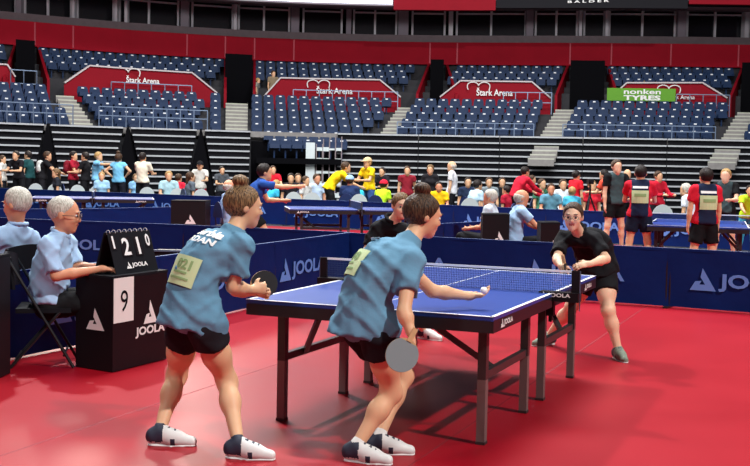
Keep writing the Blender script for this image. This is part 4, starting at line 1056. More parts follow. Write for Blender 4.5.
# player at the left end of the near edge
fA = nrm(A3(.80, .60, 0))
JA = JJ(dict(pel=(193, 312, 5.95), neck=(232, 235, 6.10), mid=(200, 268, 5.98), hc=(245, 207, 6.16), sR=(242, 247, 5.97), sL=(212, 243, 6.27), eR=(233, 287, 5.97), wR=(252, 290, 6.14),
    eL=(236, 290, 6.42), wL=(256, 292, 6.36), hL=(185, 328, 6.04), hR=(206, 328, 5.88), kL=(177, 375, 6.22), kR=(227, 381, 6.02), aL=(160, 431, 5.98), aR=(238, 449, 5.74)))
JA.update(tf=nrm(fA * .7 - A3(0, 0, .7)), hf=nrm(A3(.93, .33, -.12)), hu=nrm(A3(.12, .05, 1)), tL=JA['aL'] + A3(.17, .0, -.05), tR=JA['aR'] + A3(.17, -.02, -.05),
    hdR=nrm(A3(.8, .5, .1)), pnR=A3(-.3, .9, 0), thR=A3(0, 0, 1), curlR=.95, curlL=.7, pnL=A3(0, -1, 0))
# feet keep the ground
for k in ('aL', 'aR'): JA[k][2] = .085
JA['tL'][2] = JA['tR'][2] = .035
pa, shA = pers('person', 'girl in blue tee with paper bib on her back, bun hair, left of table', JA, dict(s=1.0, skin=M['skin'], shirt=tee, pants=darkshort, pant=.30, sleeve=.72, hem=.10, hair=M['hair_light'], style='bun', shoe=[M['shoewhite'], M['shoedark']], sock=M['shoedark'], sockh=.09), .0085, True)
# player in the centre, tossing the ball
JB = JJ(dict(pel=(366, 322, 5.80), neck=(409, 243, 5.92), mid=(372, 278, 5.80), hc=(424, 216, 5.98), sR=(411, 262, 5.74), sL=(394, 255, 6.06), eR=(404, 312, 5.60), wR=(410, 329, 5.56),
    eL=(432, 291, 6.12), wL=(468, 296, 6.20), hR=(379, 334, 5.72), hL=(362, 332, 5.92), kR=(392, 392, 5.84), kL=(404, 375, 6.14), aR=(356, 456, 5.72), aL=(378, 449, 5.90)))
JB.update(tf=nrm(A3(.75, .55, 0) * .75 - A3(0, 0, .65)), hf=nrm(A3(.92, .30, -.22)), hu=nrm(A3(.22, .05, 1)), tL=JB['aL'] + A3(.17, -.02, -.05), tR=JB['aR'] + A3(.16, -.05, -.05),
    hdL=nrm(A3(.95, .2, .05)), pnL=A3(0, 0, 1), thL=A3(-.2, 1, 0), curlL=.45, hdR=nrm(A3(.25, -.1, -1)), pnR=A3(-.9, .2, 0), thR=A3(.3, .6, -.3), curlR=.8)
for k in ('aL', 'aR'): JB[k][2] = .085
JB['tL'][2] = JB['tR'][2] = .035
pb, shB = pers('person', 'girl in blue tee tossing the ball over the near table, dark bun', JB, dict(s=1.0, skin=M['skin'], shirt=tee, pants=darkshort, pant=.33, sleeve=.62, hem=.09, hair=M['hair_brown'], style='bun', shoe=[M['shoewhite'], M['shoedark']], sock=M['sock'], sockh=.14), .0085, True)
# opponent on the far side, left
JC = JJ(dict(pel=(378, 282, 10.1), neck=(392, 223, 9.95), mid=(380, 250, 10.1), hc=(401, 206, 9.85), sR=(377, 229, 9.98), sL=(408, 233, 9.90), eR=(366, 252, 9.92), wR=(376, 262, 9.74),
    eL=(417, 254, 9.80), wL=(402, 268, 9.65), hR=(370, 290, 10.1), hL=(388, 290, 10.05), kR=(368, 315, 9.85), kL=(412, 312, 9.75), aR=(362, 342, 10.05), aL=(424, 334, 10.0)))
JC.update(tf=nrm(A3(.25, -.75, -.6)), hf=nrm(A3(.30, -.95, -.12)), hu=nrm(A3(.05, -.1, 1)), tL=JC['aL'] + A3(.13, -.10, -.05), tR=JC['aR'] + A3(.05, -.16, -.05), curlR=.8, curlL=.6, pnR=A3(.3, .5, -.5), pnL=A3(0, .6, -.5))
for k in ('aL', 'aR'): JC[k][2] = .085
JC['tL'][2] = JC['tR'][2] = .035
pers('person', 'girl in black shirt facing us behind the table, half hidden by the ball tosser', JC, dict(s=1.0, skin=M['skinpale'], shirt=blackc, pants=blackc, pant=.5, sleeve=.8, hem=.06, hair=M['hair_light'], style='long', sock=M['sock'], sockh=.14, collar=blackc), .011)
# opponent on the far side, right, with glasses
JD = JJ(dict(pel=(596, 266, 9.35), neck=(579, 234, 9.15), mid=(594, 248, 9.32), hc=(573, 217, 8.98), sR=(562, 240, 9.20), sL=(596, 241, 9.08), eR=(557, 259, 8.98), wR=(561, 266, 8.80),
    eL=(606, 259, 8.95), wL=(590, 264, 8.80), hR=(587, 277, 9.42), hL=(605, 277, 9.30), kR=(572, 306, 9.45), kL=(608, 310, 9.12), aR=(549, 340, 9.80), aL=(618, 350, 9.10)))
JD.update(tf=nrm(A3(-.35, -.80, -.35)), hf=nrm(A3(-.28, -.95, -.08)), hu=nrm(A3(-.02, -.08, 1)), tL=JD['aL'] + A3(.02, -.17, -.05), tR=JD['aR'] + A3(-.14, -.10, -.05), hdL=nrm(A3(-.9, -.15, -.1)), pnL=A3(0, .6, -.7), thL=A3(0, .2, 1), curlL=.35,
    hdR=nrm(A3(.2, -.6, -.6)), pnR=A3(.5, 0, -.5), curlR=.7)
for k in ('aL', 'aR'): JD[k][2] = .085
JD['tL'][2] = JD['tR'][2] = .035
shoeD = [mat('green_shoe', L('#7d8a78'), .7, .4, 60), M['shoedark']]
pers('person', 'girl in black polo and round glasses crouching at the far right table end', JD, dict(s=1.0, skin=M['skinpale'], shirt=blackc, pants=blackc, pant=.48, sleeve=.75, hem=.05, hair=M['hair_brown'], style='short', glasses=M['glasses'], collar=blackc, shoe=shoeD, sock=M['shoedark'], sockh=.05), .0095, True)

# rackets and ball
racket('round racket with dark rubber in the left blue player hand', U(264, 284, 6.36), A3(.35, -.93, .1), A3(-.9, -.3, -.25), M['racketred'])
racket('grey-faced racket held low by the ball tosser', U(402, 355, 5.50), A3(.1, -.95, .25), nrm(U(411, 338, 5.52) - U(402, 355, 5.50)), M['racketgrey'], s=1.08)
racket('red and black racket held by the girl half hidden at the far end', U(374, 262, 9.66), A3(.3, -.8, .5), A3(0, .2, 1), M['racketred'])
racket('racket held by the bespectacled girl above the far table end', U(566, 272, 8.74), A3(.9, -.4, .2), A3(-.1, -.1, 1), M['racketred'])
bl = MB(); small_sphere(bl, A3(0, 0, 0), .020, n=10); c_ = U(484.0, 290.5, 6.16); bo = bl.build('ball', M['ball'], None, True, tuple(c_)); tag(bo, 'white ball resting on the open palm over the table', 'ball')

# prints on the two blue shirts, laid on the cloth surface
def decal(parent, shirt, pts_uv, faces, cen, ux, uy, nrm_out, name, matr, off=.006):
    """project flat geometry onto the shirt along -nrm_out"""
    me = shirt.data; bv = BVHTree.FromPolygons([v.co for v in me.vertices], [tuple(p.vertices) for p in me.polygons])
    o = np.array(parent.location); n = nrm(nrm_out); vs = []
    S = []
    for i in range(-5, 6):
        for j in range(-5, 6):
            a_, b_ = i * .024, j * .020; p = np.asarray(cen) + ux * a_ + uy * b_ - o; hit = bv.ray_cast(Vector(p + n * .35), Vector(-n), .8)
            if hit[0] is not None: S.append((a_, b_, (np.array(hit[0]) - p) @ n))
    S = np.array(S); md = np.median(S[:, 2]); S = S[np.abs(S[:, 2] - md) < .08]
    Q = lambda a_, b_: np.stack([a_ * 0 + 1, a_, b_, a_ * a_, a_ * b_, b_ * b_], -1)
    cf = np.linalg.lstsq(Q(S[:, 0], S[:, 1]), S[:, 2], rcond=None)[0]; lift = np.percentile(S[:, 2] - Q(S[:, 0], S[:, 1]) @ cf, 92)
    for a_, b_ in pts_uv:
        p = np.asarray(cen) + ux * a_ + uy * b_ - o; dz = float(Q(np.array(a_), np.array(b_)) @ cf) + lift + off - .004
        vs.append(tuple(p + n * dz))
    k = len(vs); vb = [tuple(np.array(v) - n * .002) for v in vs]
    fs = list(faces) + [tuple(k + i for i in reversed(f)) for f in faces]
    return mk(name, vs + vb, fs, matr, parent)
def grid_uv(w, h, nx=10, ny=8):
    P = [((i / nx - .5) * w, (j / ny - .5) * h) for j in range(ny + 1) for i in range(nx + 1)]
    F = [(j * (nx + 1) + i, j * (nx + 1) + i + 1, (j + 1) * (nx + 1) + i + 1, (j + 1) * (nx + 1) + i) for j in range(ny) for i in range(nx)]
    return P, F
def bib(parent, shirt, cen, ux, uy, n, w, h, digits, nm='bib', m1='bib', m2='bibprint'):
    P, F = grid_uv(w, h); decal(parent, shirt, P, F, cen, ux, uy, n, nm, M[m1], .008)
    v, f, a_ = text_geo(digits, .03); vv = (v - .5) * np.array([w * .52, h * .34]) + np.array([w * .06, h * .2])
    decal(parent, shirt, [tuple(q) for q in vv], f, cen, ux, uy, n, 'bib_number', M[m2], .011)
    for (fy, fw, s_) in ((-.08, .5, 'ABC'), (-.28, .7, 'ABC')):
        P, F = grid_uv(w * fw, h * .07, 8, 1); P = [(p[0], p[1] + fy * h) for p in P]; decal(parent, shirt, P, F, cen, ux, uy, n, 'bib_print', M[m2], .011)
def to_cam(p): return nrm(CP - p)
cA = U(187, 272, 5.9); nA = nrm(A3(-.55, -.75, .35)); upA = nrm(JA['neck'] - JA['pel']); uxA = nrm(np.cross(upA, nA)); upA2 = np.cross(nA, uxA)
bib(pa, shA, cA, uxA, upA2, nA, .20, .165, '021')
v, f, a_ = text_geo('Serbia', .03); c2 = U(217, 236, 6.0)
decal(pa, shA, [tuple(q) for q in (v - .5) * np.array([.19, .05])], f, c2, uxA, upA2, nA, 'shirt_print', M['white'], .008)
v, f, a_ = text_geo('RDAN', .03)
decal(pa, shA, [tuple(q) for q in (v - .5) * np.array([.18, .036]) - np.array([0, .055])], f, c2, uxA, upA2, nA, 'shirt_print', M['white'], .008)
nB = nrm(A3(-.75, -.35, .55)); upB = nrm(JB['neck'] - JB['pel']); uxB = nrm(np.cross(upB, nB)); upB2 = np.cross(nB, uxB)
bib(pb, shB, U(370, 274, 5.85), uxB, upB2, nB, .22, .16, '018')
v, f, a_ = text_geo('Serbia', .03)
decal(pb, shB, [tuple(q) for q in (v - .5) * np.array([.20, .05])], f, U(383, 246, 5.95), uxB, upB2, nB, 'shirt_print', M['white'], .008)

# ------------------------------------------------------------------ umpires beside the match
blue = cloth(L('#a9c8ea'), .08); blacktr = cloth(L('#131316'), .2)
xE, yE = -2.50, 8.38
JE = joints(xE, yE, 0, math.radians(78), 1.80, .10, .12, True, 'lap', False, .12)
JE['pel'] = JE['pel'] + A3(0, 0, .02); pE = JE
JE.update(wR=U(101, 269, 8.22), wL=U(99, 267, 8.42), eR=U(56, 276, 8.12), eL=U(76, 268, 8.5)); JE.update(hdR=A3(.9, .1, -.05), hdL=A3(.9, -.2, -.05), pnR=A3(0, 0, -1), pnL=A3(0, 0, -1), thR=A3(0, 1, 0), thL=A3(0, -1, 0))
JE['sR'] = U(48, 246, 8.16); JE['sL'] = U(68, 243, 8.56); JE['neck'] = U(60, 238, 8.36); JE['hc'] = U(65, 215, 8.34); JE['mid'] = lerp(JE['pel'], JE['neck'], .5) - A3(.03, 0, 0)
pe, shE = pers('person', 'white-haired umpire in pale blue shirt seated behind the scoring box', JE, dict(s=1.06, hs=1.12, fem=False, skin=M['skinred'], shirt=blue, pants=blacktr, pant=2, sleeve=.88, hem=.02, hair=M['hair_white'], style='fluffy', belly=.03, collar=blue, glasses=M['glasses'], shoe=[M['shoedark'], M['shoedark']]), .0105, True)
folding_chair('black folding chair under the umpire at the scoring box', xE - .02, yE, math.radians(78))
xF, yF = -3.15, 9.25
JF = joints(xF, yF, 0, math.radians(-62), 1.82, .08, -.1, True, 'lap', False, .12)
JF['hc'] = U(17, 205, 9.15); JF['neck'] = U(17, 228, 9.2); JF['sR'] = U(33, 240, 9.42); JF['sL'] = U(-2, 238, 9.05)
pers('person', 'grey-haired umpire in pale blue shirt with his back to us at left edge', JF, dict(s=1.08, hs=1.14, fem=False, skin=M['skinred'], shirt=blue, pants=blacktr, pant=2, sleeve=.9, hem=.02, hair=M['hair_white'], style='short', belly=.02, collar=blue, shoe=[M['shoedark'], M['shoedark']]), .012)
folding_chair('black folding chair under the back-turned umpire at the left edge', xF + .02, yF, math.radians(-62))

W_ = 'spectators and coaches'
def YC(px):
    """depth of the farthest barrier line where the view direction px crosses it"""
    xs = [375 + FOC * a_ / b_ for a_, b_ in CC]; return float(np.interp(px, xs, [b_ for a_, b_ in CC]))
# chairs with pale shells along the barrier
def shell_chair():
    t = MB()
    t.box((0, 0, .44), (.42, .40, .03), mi=1)
    n = 10; vs = []
    for sgn in (0, .03):
        for i in range(n + 1):
            a_ = math.pi * i / n; vs.append((-.24 * math.cos(a_), -.2 - sgn, .60 + .30 * math.sin(a_)))
    fs = [tuple(range(n + 1)), tuple(reversed(range(n + 1, 2 * n + 2)))] + [(i, n + 1 + i, n + 2 + i, i + 1) for i in range(n)] + [(0, n, 2 * n + 1, n + 1)]
    t.add(vs, fs, 0)
    for x in (-.18, .18):
        for y in (-.18, .18): t.tube([(x, y, 0), (x, y, .43)], .012, 6, mi=1)
        t.tube([(x, -.18, .43), (x, -.21, .66)], .012, 6, mi=1)
    return t

M['shellblue'] = mat('navy_chair_shell', L('#1c2f5c'), .5)
_sc = {}
def shell_copy(loc, rz, s=1.0, m='shellblue'):
    if m not in _sc: o = _sc[m] = shell_chair().build('chair', [M[m], M['chair']])
    else: o = _sc[m].copy(); col.objects.link(o)
    o.location = loc; o.rotation_euler = (0, 0, rz); o.scale = (1, 1, min(1.0, s)); return o
# ------------------------------------------------------------------ people of the other courts
placed = []
def cl(h): return cloth(L(h), .12)
def back_person(label, px, ytop, Y, yaw, shirt, pants, hair, stat=None, group=None, fem=False, sit=False, arms='down', lean=0.0, turn=0.0, pant=.6, sleeve=.6, style='short', skin='skin', capc=None, nod=0.0, vox=.018, sock=None, bend=0, hs=1.0, pickshirt=None, x=None, spread=.08, z0=0.0, **kw):
    if group == W_ and not z0: Y = max(Y, YC(px) + (.8 if sit else 1.5))
    if group == W_ and not z0:
        while any(math.hypot((px - 375) / FOC * Y - a_, Y - b_) < .62 for a_, b_ in placed): Y += .2
        placed.append(((px - 375) / FOC * Y, Y))
    top = CAM_H + (169.49 + (px - 375) * .01963 - ytop) * Y / FOC - z0
    X = (px - 375) / FOC * Y
    if stat is None:
        J = joints(0, 0, 0, yaw, 1.75, lean, turn, sit, arms, fem, nod, spread, bend); hz = J['hc'][2] + .115; stat = 1.75 * top / hz
        stat = min(1.98, max(1.3 if not sit else 1.45, stat))
    J = joints(0, 0, 0, yaw, stat, lean, turn, sit, arms, fem, nod, spread, bend); off = A3(X - J['hc'][0], Y - J['hc'][1] * 1.0, z0)
    J = {k: (v + off if isinstance(v, np.ndarray) and k not in ('tf', 'hf', 'hu', 'pnL', 'pnR', 'thL', 'thR') else v) for k, v in J.items()}
    k = stat / 1.75
    lk = dict(s=k * 1.02, hs=hs * 1.17, fem=fem, skin=M[skin], shirt=shirt if isinstance(shirt, list) else cl(shirt), pants=cl(pants), pant=pant, sleeve=sleeve, hair=M[hair] if hair else None, style=style, shoe=[M['shoedark'], M['shoewhite']], pickshirt=pickshirt)
    if capc: lk['cap'] = cl(capc)
    if sock: lk['sock'] = cl(sock)
    lk.update(kw)
    if z0: J['liftL'] = J['liftR'] = z0
    r, sh = pers('person', label, J, lk, vox, False, group)
    if sit:
        seatbase = J['pel'] - A3(0, 0, 0)
        c_ = shell_copy((seatbase[0], seatbase[1], z0), -yaw, stat / 1.75 * .96); tag(c_, 'chair under the ' + label.replace('seated ', ''), 'chair')
    return r, sh, J
R_ = math.radians
# right-hand court
greyblk = [cl('#3d4f52'), cl('#101114')]
def pick_sleeves(P, T, side, tf, up, g):
    q = P - T(.6); return (np.abs(q @ side) > .135).astype(int)
navyred = [cl('#1b2540'), cl('#d21f35')]
def add_bib(r, sh, J, w=.26, h=.2):
    n = -nrm(J['tf'] * A3(1, 1, 0)); up_ = A3(0, 0, 1); ux = nrm(np.cross(up_, n)); c = lerp(J['pel'], J['neck'], .56); P, F = grid_uv(w, h, 6, 4)
    decal(r, sh, P, F, c, ux, up_, n, 'bib', M['bib'], .012)
    P, F = grid_uv(w * .7, h * .25, 6, 2); P = [(p[0], p[1] + h * .12) for p in P]; decal(r, sh, P, F, c, ux, up_, n, 'bib_number', M['bibprint'], .016)
    P, F = grid_uv(w * .9, .035, 6, 2); c2 = lerp(J['pel'], J['neck'], .86); decal(r, sh, P, F, c2, ux, up_, n, 'shirt_print', M['white'], .012)
G1 = dict(sock='#101114')
back_person('tall player in grey shirt with black sleeves facing us, second court', 615, 161, 21.6, R_(165), greyblk, '#101114', 'hair_brown', arms=('fwd', 'down'), skin='skinpale', pickshirt=pick_sleeves, pant=.62, lean=.05, **G1)
r, sh, J = back_person('player seen from behind, red sleeves and number bib, leftmost of two', 639, 166.5, 17.4, R_(12), navyred, '#141a2e', 'hair_dark', arms='fwd', pickshirt=pick_sleeves, pant=.62, skin='skin', **G1); add_bib(r, sh, J)
r, sh, J = back_person('player seen from behind, red sleeves and number bib, right of table', 704, 169.5, 15.6, R_(-8), navyred, '#101114', 'hair_dark', arms='down', pickshirt=pick_sleeves, pant=.72, skin='skin', **G1); add_bib(r, sh, J)
back_person('fair-haired player in grey and black shirt holding a racket, right court', 724, 170, 20.2, R_(-150), greyblk, '#101114', 'hair_blond', arms='fwd', pickshirt=pick_sleeves, pant=.62, skin='skinpale', lean=.08, **G1)
back_person('person in neon green shirt at the right picture edge', 749, 186, 21.5, R_(190), '#b7e628', '#39b7d8', 'hair_dark', lean=.4, arms='reach', pant=2)
# blue player and umpires
back_person('player in blue polo bending with outstretched arm, second court', 264, 162, 17.4, R_(75), '#2450a0', '#141414', 'hair_dark', stat=1.78, arms=('fwd', 'point'), lean=.35, skin='skin', pant=.6, vox=.015, bend=.9, spread=.2, sock='#dddddd')
back_person('bald umpire in pale blue shirt behind the left blue player head', 229, 174.5, 20.6, R_(60), '#a9c3e6', '#16161a', 'hair_white', stat=1.80, sit=True, arms='lap', style='bald', skin='skinred', pant=2)
back_person('white-haired far umpire in off-white shirt leaning back on his chair', 489, 188, 17.3, R_(-70), '#cdd8e2', '#16161a', 'hair_white', stat=1.72, sit=True, arms='lap', skin='skinred', pant=2, vox=.015)
_r, _s, JU = back_person('bald far umpire in pale blue shirt reaching out a green ball', 521, 187.5, 16.6, R_(84), '#a9c8ea', '#121215', 'hair_white', stat=1.78, sit=True, arms='reach', style='bald', lean=.15, skin='skinred', pant=2, vox=.014, nod=.3)
bl = MB(); small_sphere(bl, A3(0, 0, 0), .035, n=8); bo = bl.build('ball', mat('green_ball', L('#5ad16a'), .5), None, True, tuple(JU['wR'] + nrm(JU['wR'] - JU['eR']) * .11 + A3(0, 0, .035))); tag(bo, 'green ball in the hands of the far bald umpire', 'ball')
# crowd behind the farthest barriers
crowd = [
 ('person in white shirt cut by the left picture edge', 2, 156, 33.5, R_(90), '#e3e3dc', '#22242c', 'hair_brown', {}),
 ('boy in dark shirt holding something yellow, far left', 15, 149.5, 33.5, R_(200), '#1a1a20', '#15161a', 'hair_dark', dict(arms='fwd', lean=.25)),
 ('person in teal and black shirt looking left, far left', 27, 151, 34.2, R_(-80), '#1d4a4c', '#16171c', 'hair_dark', dict(arms='hang', lean=.1)),
 ('person in black shirt with pale bag leaning right, far left', 47, 149, 33.6, R_(80), '#17171b', '#1b1b20', 'hair_brown', dict(arms='reach', lean=.25)),
 ('seated fair-haired woman low behind the far left barrier', 55, 164, 33.2, R_(-120), '#2c3038', '#1b1b20', 'hair_light', dict(fem=True, sit=True, style='long')),
 ('young man with dark red backpack and shirt', 73, 145.5, 33.6, R_(95), '#a51d33', '#16161b', 'hair_dark', dict(arms='fwd')),
 ('short boy in black shirt facing the red backpack', 84, 153, 33.4, R_(-85), '#15151a', '#15151a', 'hair_dark', dict(arms='fwd')),
 ('fair-haired player in light blue vest pointing to the right', 98, 149.5, 32.4, R_(100), '#7fc0e8', '#232a46', 'hair_blond', dict(arms=('down', 'point'), lean=.08)),
 ('seated child in light blue below the pointing player', 101, 172, 32.0, R_(170), '#9fcdea', '#22335c', 'hair_blond', dict(sit=True, fem=True)),
 ('woman in sky blue top seen from behind with hands on hips', 118, 154, 31.6, R_(10), '#79c4ea', '#1a1c26', 'hair_brown', dict(arms='hips', fem=True, style='bun', sleeve=.3)),
 ('man in cream shirt seen from behind near the wedge curtain', 142, 153.5, 31.6, R_(20), '#efead2', '#1b1b22', 'hair_dark', dict(arms='fwd')),
 ('seated child in light blue shirt below the cream shirt', 135, 175, 31.2, R_(150), '#8fc3ea', '#22335c', 'hair_light', dict(sit=True, fem=True)),
 ('seated person in pale teal shirt and pale hair', 168, 168, 31.6, R_(160), '#a5cbd4', '#22335c', 'hair_blond', dict(sit=True, arms='lap')),
 ('seated person in red shirt beside pale teal neighbour', 178, 174, 31.0, R_(30), '#e0263f', '#1b1b22', 'hair_brown', dict(sit=True)),
 ('seated person in grey shirt right of the red shirt', 190, 171, 31.0, R_(60), '#5b6670', '#1b1b22', 'hair_brown', dict(sit=True, fem=True, style='long')),
 ('person in white top with red front and raised arms', 199, 162, 32.2, R_(180), '#cfcfc8', '#a01c2c', 'hair_dark', dict(arms='fwd', capc='#17181c')),
 ('person in black and white jersey left of the bald umpire', 221, 167, 32.5, R_(150), '#4a4f55', '#1b1b22', 'hair_dark', dict(arms='fwd')),
 ('stooping person in turquoise shirt beside the bald umpire', 235, 179, 30.5, R_(-70), '#2fb4dc', '#1b1b22', 'hair_dark', dict(sit=True, lean=.5)),
 ('person in red shirt behind the blue player arm', 272, 166.5, 30.6, R_(160), '#d61f33', '#23232a', 'hair_brown', dict(arms='fwd')),
 ('seated child in turquoise shirt under the outstretched arm', 276, 181, 30.0, R_(60), '#3dbbe0', '#22335c', 'hair_blond', dict(sit=True, lean=.5, fem=True)),
 ('seated person in black left of the dark gap panel', 290, 170.5, 32.5, R_(180), '#1c1c22', '#16161b', 'hair_dark', dict(sit=True)),
 ('seated person in dark violet shirt in front of the gap', 297, 172, 32.5, R_(170), '#3a2f44', '#16161b', 'hair_brown', dict(sit=True)),
 ('seated person in white shirt in front of the white panel', 305, 176, 31.5, R_(120), '#dfe0dd', '#22283c', 'hair_brown', dict(sit=True)),
 ('seated person in pale blue shirt left of the bending man', 316, 172, 31.0, R_(150), '#c0d6ee', '#22283c', 'hair_brown', dict(sit=True, skin='skinred')),
 ('man in yellow shirt and black trousers bending to the right', 345, 160, 28.2, R_(80), '#f6d211', '#15151a', 'hair_brown', dict(arms='reach', lean=.75, bend=.3, vox=.016)),
 ('seated person in pale blue cap between the yellow shirts', 349, 174, 28.6, R_(20), '#22335c', '#1b1b22', 'hair_brown', dict(sit=True, capc='#9cc3e6')),
 ('man in yellow shirt, pale cap and jeans looking down left', 366, 158.5, 28.0, R_(-130), '#f6cf14', '#3d5f9a', 'hair_blond', dict(arms='fwd', capc='#d9b98c', lean=.1, vox=.016)),
 ('dark-haired person in black behind the capped yellow shirt', 381, 168, 30.0, R_(-150), '#1d1d24', '#16161b', 'hair_dark', dict(arms='fwd')),
 ('seated child in neon green with red cap', 383, 180, 27.4, R_(30), '#bdf02a', '#1b2a55', 'hair_dark', dict(sit=True, lean=.35, capc='#e2233c', fem=True)),
 ('person in dark red shirt above the black-shirted girl head', 406, 167, 29.5, R_(180), '#8a1f2e', '#1b1b22', 'hair_brown', dict(arms='down', sleeve=.4)),
 ('woman in black jacket with long brown hair', 429, 165.5, 28.6, R_(-170), '#1e1d22', '#16161b', 'hair_light', dict(arms='down', fem=True, style='long')),
 ('person in yellow shirt seated just right of the dark bun', 438, 183, 25.8, R_(185), '#f2c416', '#1b1b22', 'hair_dark', dict(sit=True, arms='lap', skin='skinred')),
 ('bald man in white shirt and dark trousers walking left', 450, 162, 27.6, R_(-80), '#e6e9ee', '#15161c', 'hair_white', dict(arms='down', style='bald', spread=.14)),
 ('seated person in dark blue behind the walking bald man', 467, 176, 31.5, R_(180), '#23304a', '#1b1b22', 'hair_dark', dict(sit=True)),
 ('seated person in light blue shirt leaning right, far row', 477, 179, 28.5, R_(60), '#bfe0f2', '#22335c', 'hair_dark', dict(sit=True, lean=.3)),
 ('seated person in grey at the far row by the folded bleachers', 488, 176, 32.5, R_(180), '#7b858a', '#22283c', 'hair_brown', dict(sit=True)),
 ('seated person in black at the far row, pale paper in front', 501, 176, 32.5, R_(180), '#18181d', '#22283c', 'hair_brown', dict(sit=True)),
 ('seated person in dark red behind the two far umpires', 505, 188, 26.8, R_(-60), '#b31f38', '#22283c', 'hair_dark', dict(sit=True)),
 ('person in red jacket stooping over the bald far umpire, left one', 524, 167.5, 25.2, R_(60), '#cf1f38', '#1d1d24', 'hair_dark', dict(lean=.5, arms='reach', sleeve=1.5, vox=.016)),
 ('person in red jacket stooping over the bald far umpire, right one', 531, 176, 24.6, R_(100), '#c21b34', '#1d1d24', 'hair_brown', dict(lean=.5, arms='reach', sleeve=1.5)),
 ('seated man in grey teal shirt facing us, right of red jackets', 550, 184, 24.2, R_(180), '#5f93a8', '#1b2a55', 'hair_brown', dict(sit=True, arms='lap', skin='skinred')),
 ('person in green shirt far behind the grey teal shirt', 541, 172, 30.5, R_(150), '#3f7a5e', '#1b2a55', 'hair_brown', dict(sit=True)),
 ('seated child in turquoise with fair hair behind the girl with glasses', 571, 189, 23.6, R_(5), '#4fb4d4', '#1b2a55', 'hair_blond', dict(sit=True, fem=True)),
 ('seated person in white shirt far behind the turquoise child', 562, 177, 29.5, R_(180), '#dde6ec', '#1b2a55', 'hair_brown', dict(sit=True)),
 ('person in bright red shirt standing by the camera tripod', 575, 171.5, 27.0, R_(60), '#e01f2f', '#1d1d24', 'hair_dark', dict(arms='down')),
 ('seated person in red behind the camera tripod', 591, 174.5, 28.0, R_(160), '#d8283a', '#1d1d24', 'hair_light', dict(sit=True, fem=True)),
 ('person in orange red shirt behind the tall grey player shoulder', 602, 170.5, 26.5, R_(-60), '#e2503a', '#1d1d24', 'hair_dark', dict(arms='fwd', lean=.2)),
 ('bald person between the tall grey player and the bib', 626, 170, 27.5, R_(170), '#22242c', '#1d1d24', 'hair_blond', dict(style='bald')),
 ('person in red and black jacket with backpack behind the table', 657, 172, 23.6, R_(150), '#c41d34', '#1b1b22', 'hair_brown', dict(sleeve=1.5, arms='fwd')),
 ('grey-haired person in white shirt leaning, behind the right table', 684, 181, 26.0, R_(-60), '#e2e8f2', '#22283c', 'hair_white', dict(sit=True, lean=.3)),
]
JP = {}
crowd += [
 ('person in pale clothes high in the stand by the second red wall', 271, 72, 50.9, R_(150), '#8a7a62', '#3a3a40', 'hair_brown', dict(sit=False, z0=4.1, vox=.03)),
 ('person in grey at the rail above the wide stairs', 256, 79, 50.9, R_(100), '#9a9a90', '#3a3a40', 'hair_blond', dict(sit=False, z0=4.1, vox=.03, lean=.2)),
 ('person in red shirt standing in the opening right of the middle block', 585, 79, 51.2, R_(180), '#b01c2c', '#16161b', 'hair_dark', dict(z0=4.1, vox=.03)),
 ('person in yellow behind the green banner', 640, 82, 51.2, R_(180), '#d8b04a', '#16161b', 'hair_blond', dict(z0=4.1, vox=.03, arms='fwd')),
]
for (lab, px, yt, Y, yaw, c1, c2, hr_, kw) in crowd:
    kw = dict(kw); kw.setdefault('pant', 2); kw.setdefault('vox', .021)
    _r, _s, _J = back_person(lab, px, yt, Y, yaw, c1, c2, hr_, group=W_, **kw); JP[px] = _J
base = None
cl_ = [(33, 'far left below the dark-shirted boy', 32.2), (52, 'below the pale bag', 32.0), (76, 'below the red backpack', 31.8), (95, 'below the pointing player', 30.6), (144, 'below the cream shirt', 29.9), (177, 'below the red-shirted seat neighbour', 29.2),
       (198, 'left of the bald umpire', 29.0), (292, 'right of the outstretched arm', 27.8), (312, 'left of the bending yellow shirt', 27.6), (357, 'between the two yellow shirts', 26.9), (470, 'behind the white-haired far umpire', 24.8), (663, 'behind the right background table', 22.4), (430, 'below the woman in black jacket', 25.2)]
for px, where, Y in cl_:
    Y = YC(px) + .42
    o = shell_copy(((px - 375) / FOC * Y, Y, 0), rnd.uniform(-.2, .2) + 3.14, 1.0, 'shell'); tag(o, 'chair with pale rounded back, ' + where, 'chair', 'pale chairs along the farthest barrier')
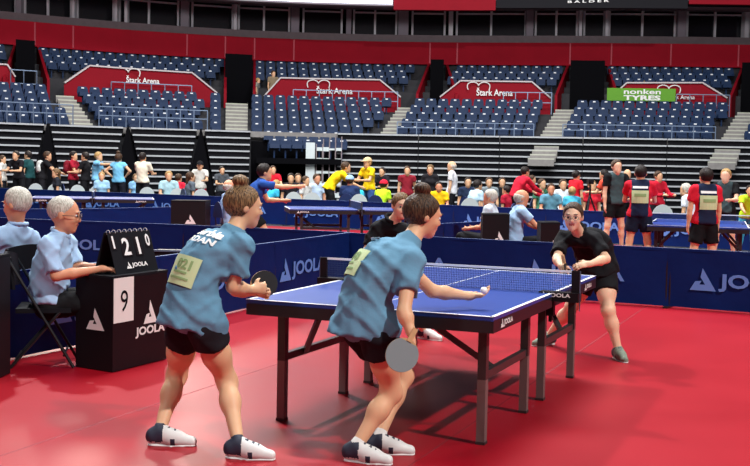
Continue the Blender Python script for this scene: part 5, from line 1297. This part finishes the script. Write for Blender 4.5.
# bags, tripod and camera
def on_back(px, dz=-.34):
    J_ = JP[px]; b_ = nrm(-J_['tf'] * A3(1, 1, 0)); p = J_['neck'] + b_ * .19 + A3(0, 0, dz - .04); return p
def bag(label, px, ybot, Y, c, w=.34, h=.5, z=None):
    w *= .8; h *= .66
    p = z if z is not None else U(px, ybot, Y); Y = p[1]; z = None; z_ = max(.02, p[2]) if z is None else z; o = A3(p[0], Y, z_); t = thing('backpack', label, 'bag', o)
    m_ = cl(c); surf('bag_body', [cap(o + A3(0, 0, h * .25), o + A3(0, 0, h * .75), w * .42, w * .36, .05, flat=((0, 1, 0), 1.4)), cap(o + A3(0, -.1, h * .25), o + A3(0, -.1, h * .42), w * .25, w * .25, .03)], .02, m_, t, o)
    s_ = MB(); s_.tube([(-.06, 0, h * .9), (0, 0, h * 1.02), (.06, 0, h * .9)], .012, 6); s_.build('carry_loop', M['chair'], t)
bag('pale grey and white backpack on the back of the leaning person, far left', 43, 172, 35.2, '#c8ccc8', .42, .6, on_back(47))
bag('dark red backpack worn by the young man, far left', 69, 171, 34.55, '#7d1a2a', .42, .6, on_back(73))
bag('black backpack worn over the red and black jacket', 660, 190, 24.6, '#15151a', .36, .55, on_back(657))
bag('turquoise drawstring bag below the bending yellow shirt', 341, 196, 29.6, '#39c2dc', .36, .42, JP[345]['wR'] - A3(0, 0, .38))
tp = thing('tripod', 'black camera tripod behind the far barrier beside red shirt', 'tripod', ((589 - 375) / FOC * 25.6, 25.6, 0))
for a_ in (0, 2.1, 4.2):
    l = MB(); l.tube([(0, 0, 1.05), (.38 * math.cos(a_), .38 * math.sin(a_), .02)], .022, 6); l.build('leg', M['chair'], tp)
l = MB(); l.tube([(0, 0, 1.0), (0, 0, 1.3)], .025, 6); l.build('centre_column', M['chair'], tp)
cm = thing('video_camera', 'small black video camera on the tripod', 'camera', ((589 - 375) / FOC * 25.6, 25.6, 1.305)); q = MB(); q.box((0, 0, .06), (.12, .26, .12)); q.build('camera_body', M['boxblack'], cm); q = MB(); q.tube([(0, -.13, .06), (0, -.2, .06)], .04, 10); q.build('lens', M['glass'], cm)
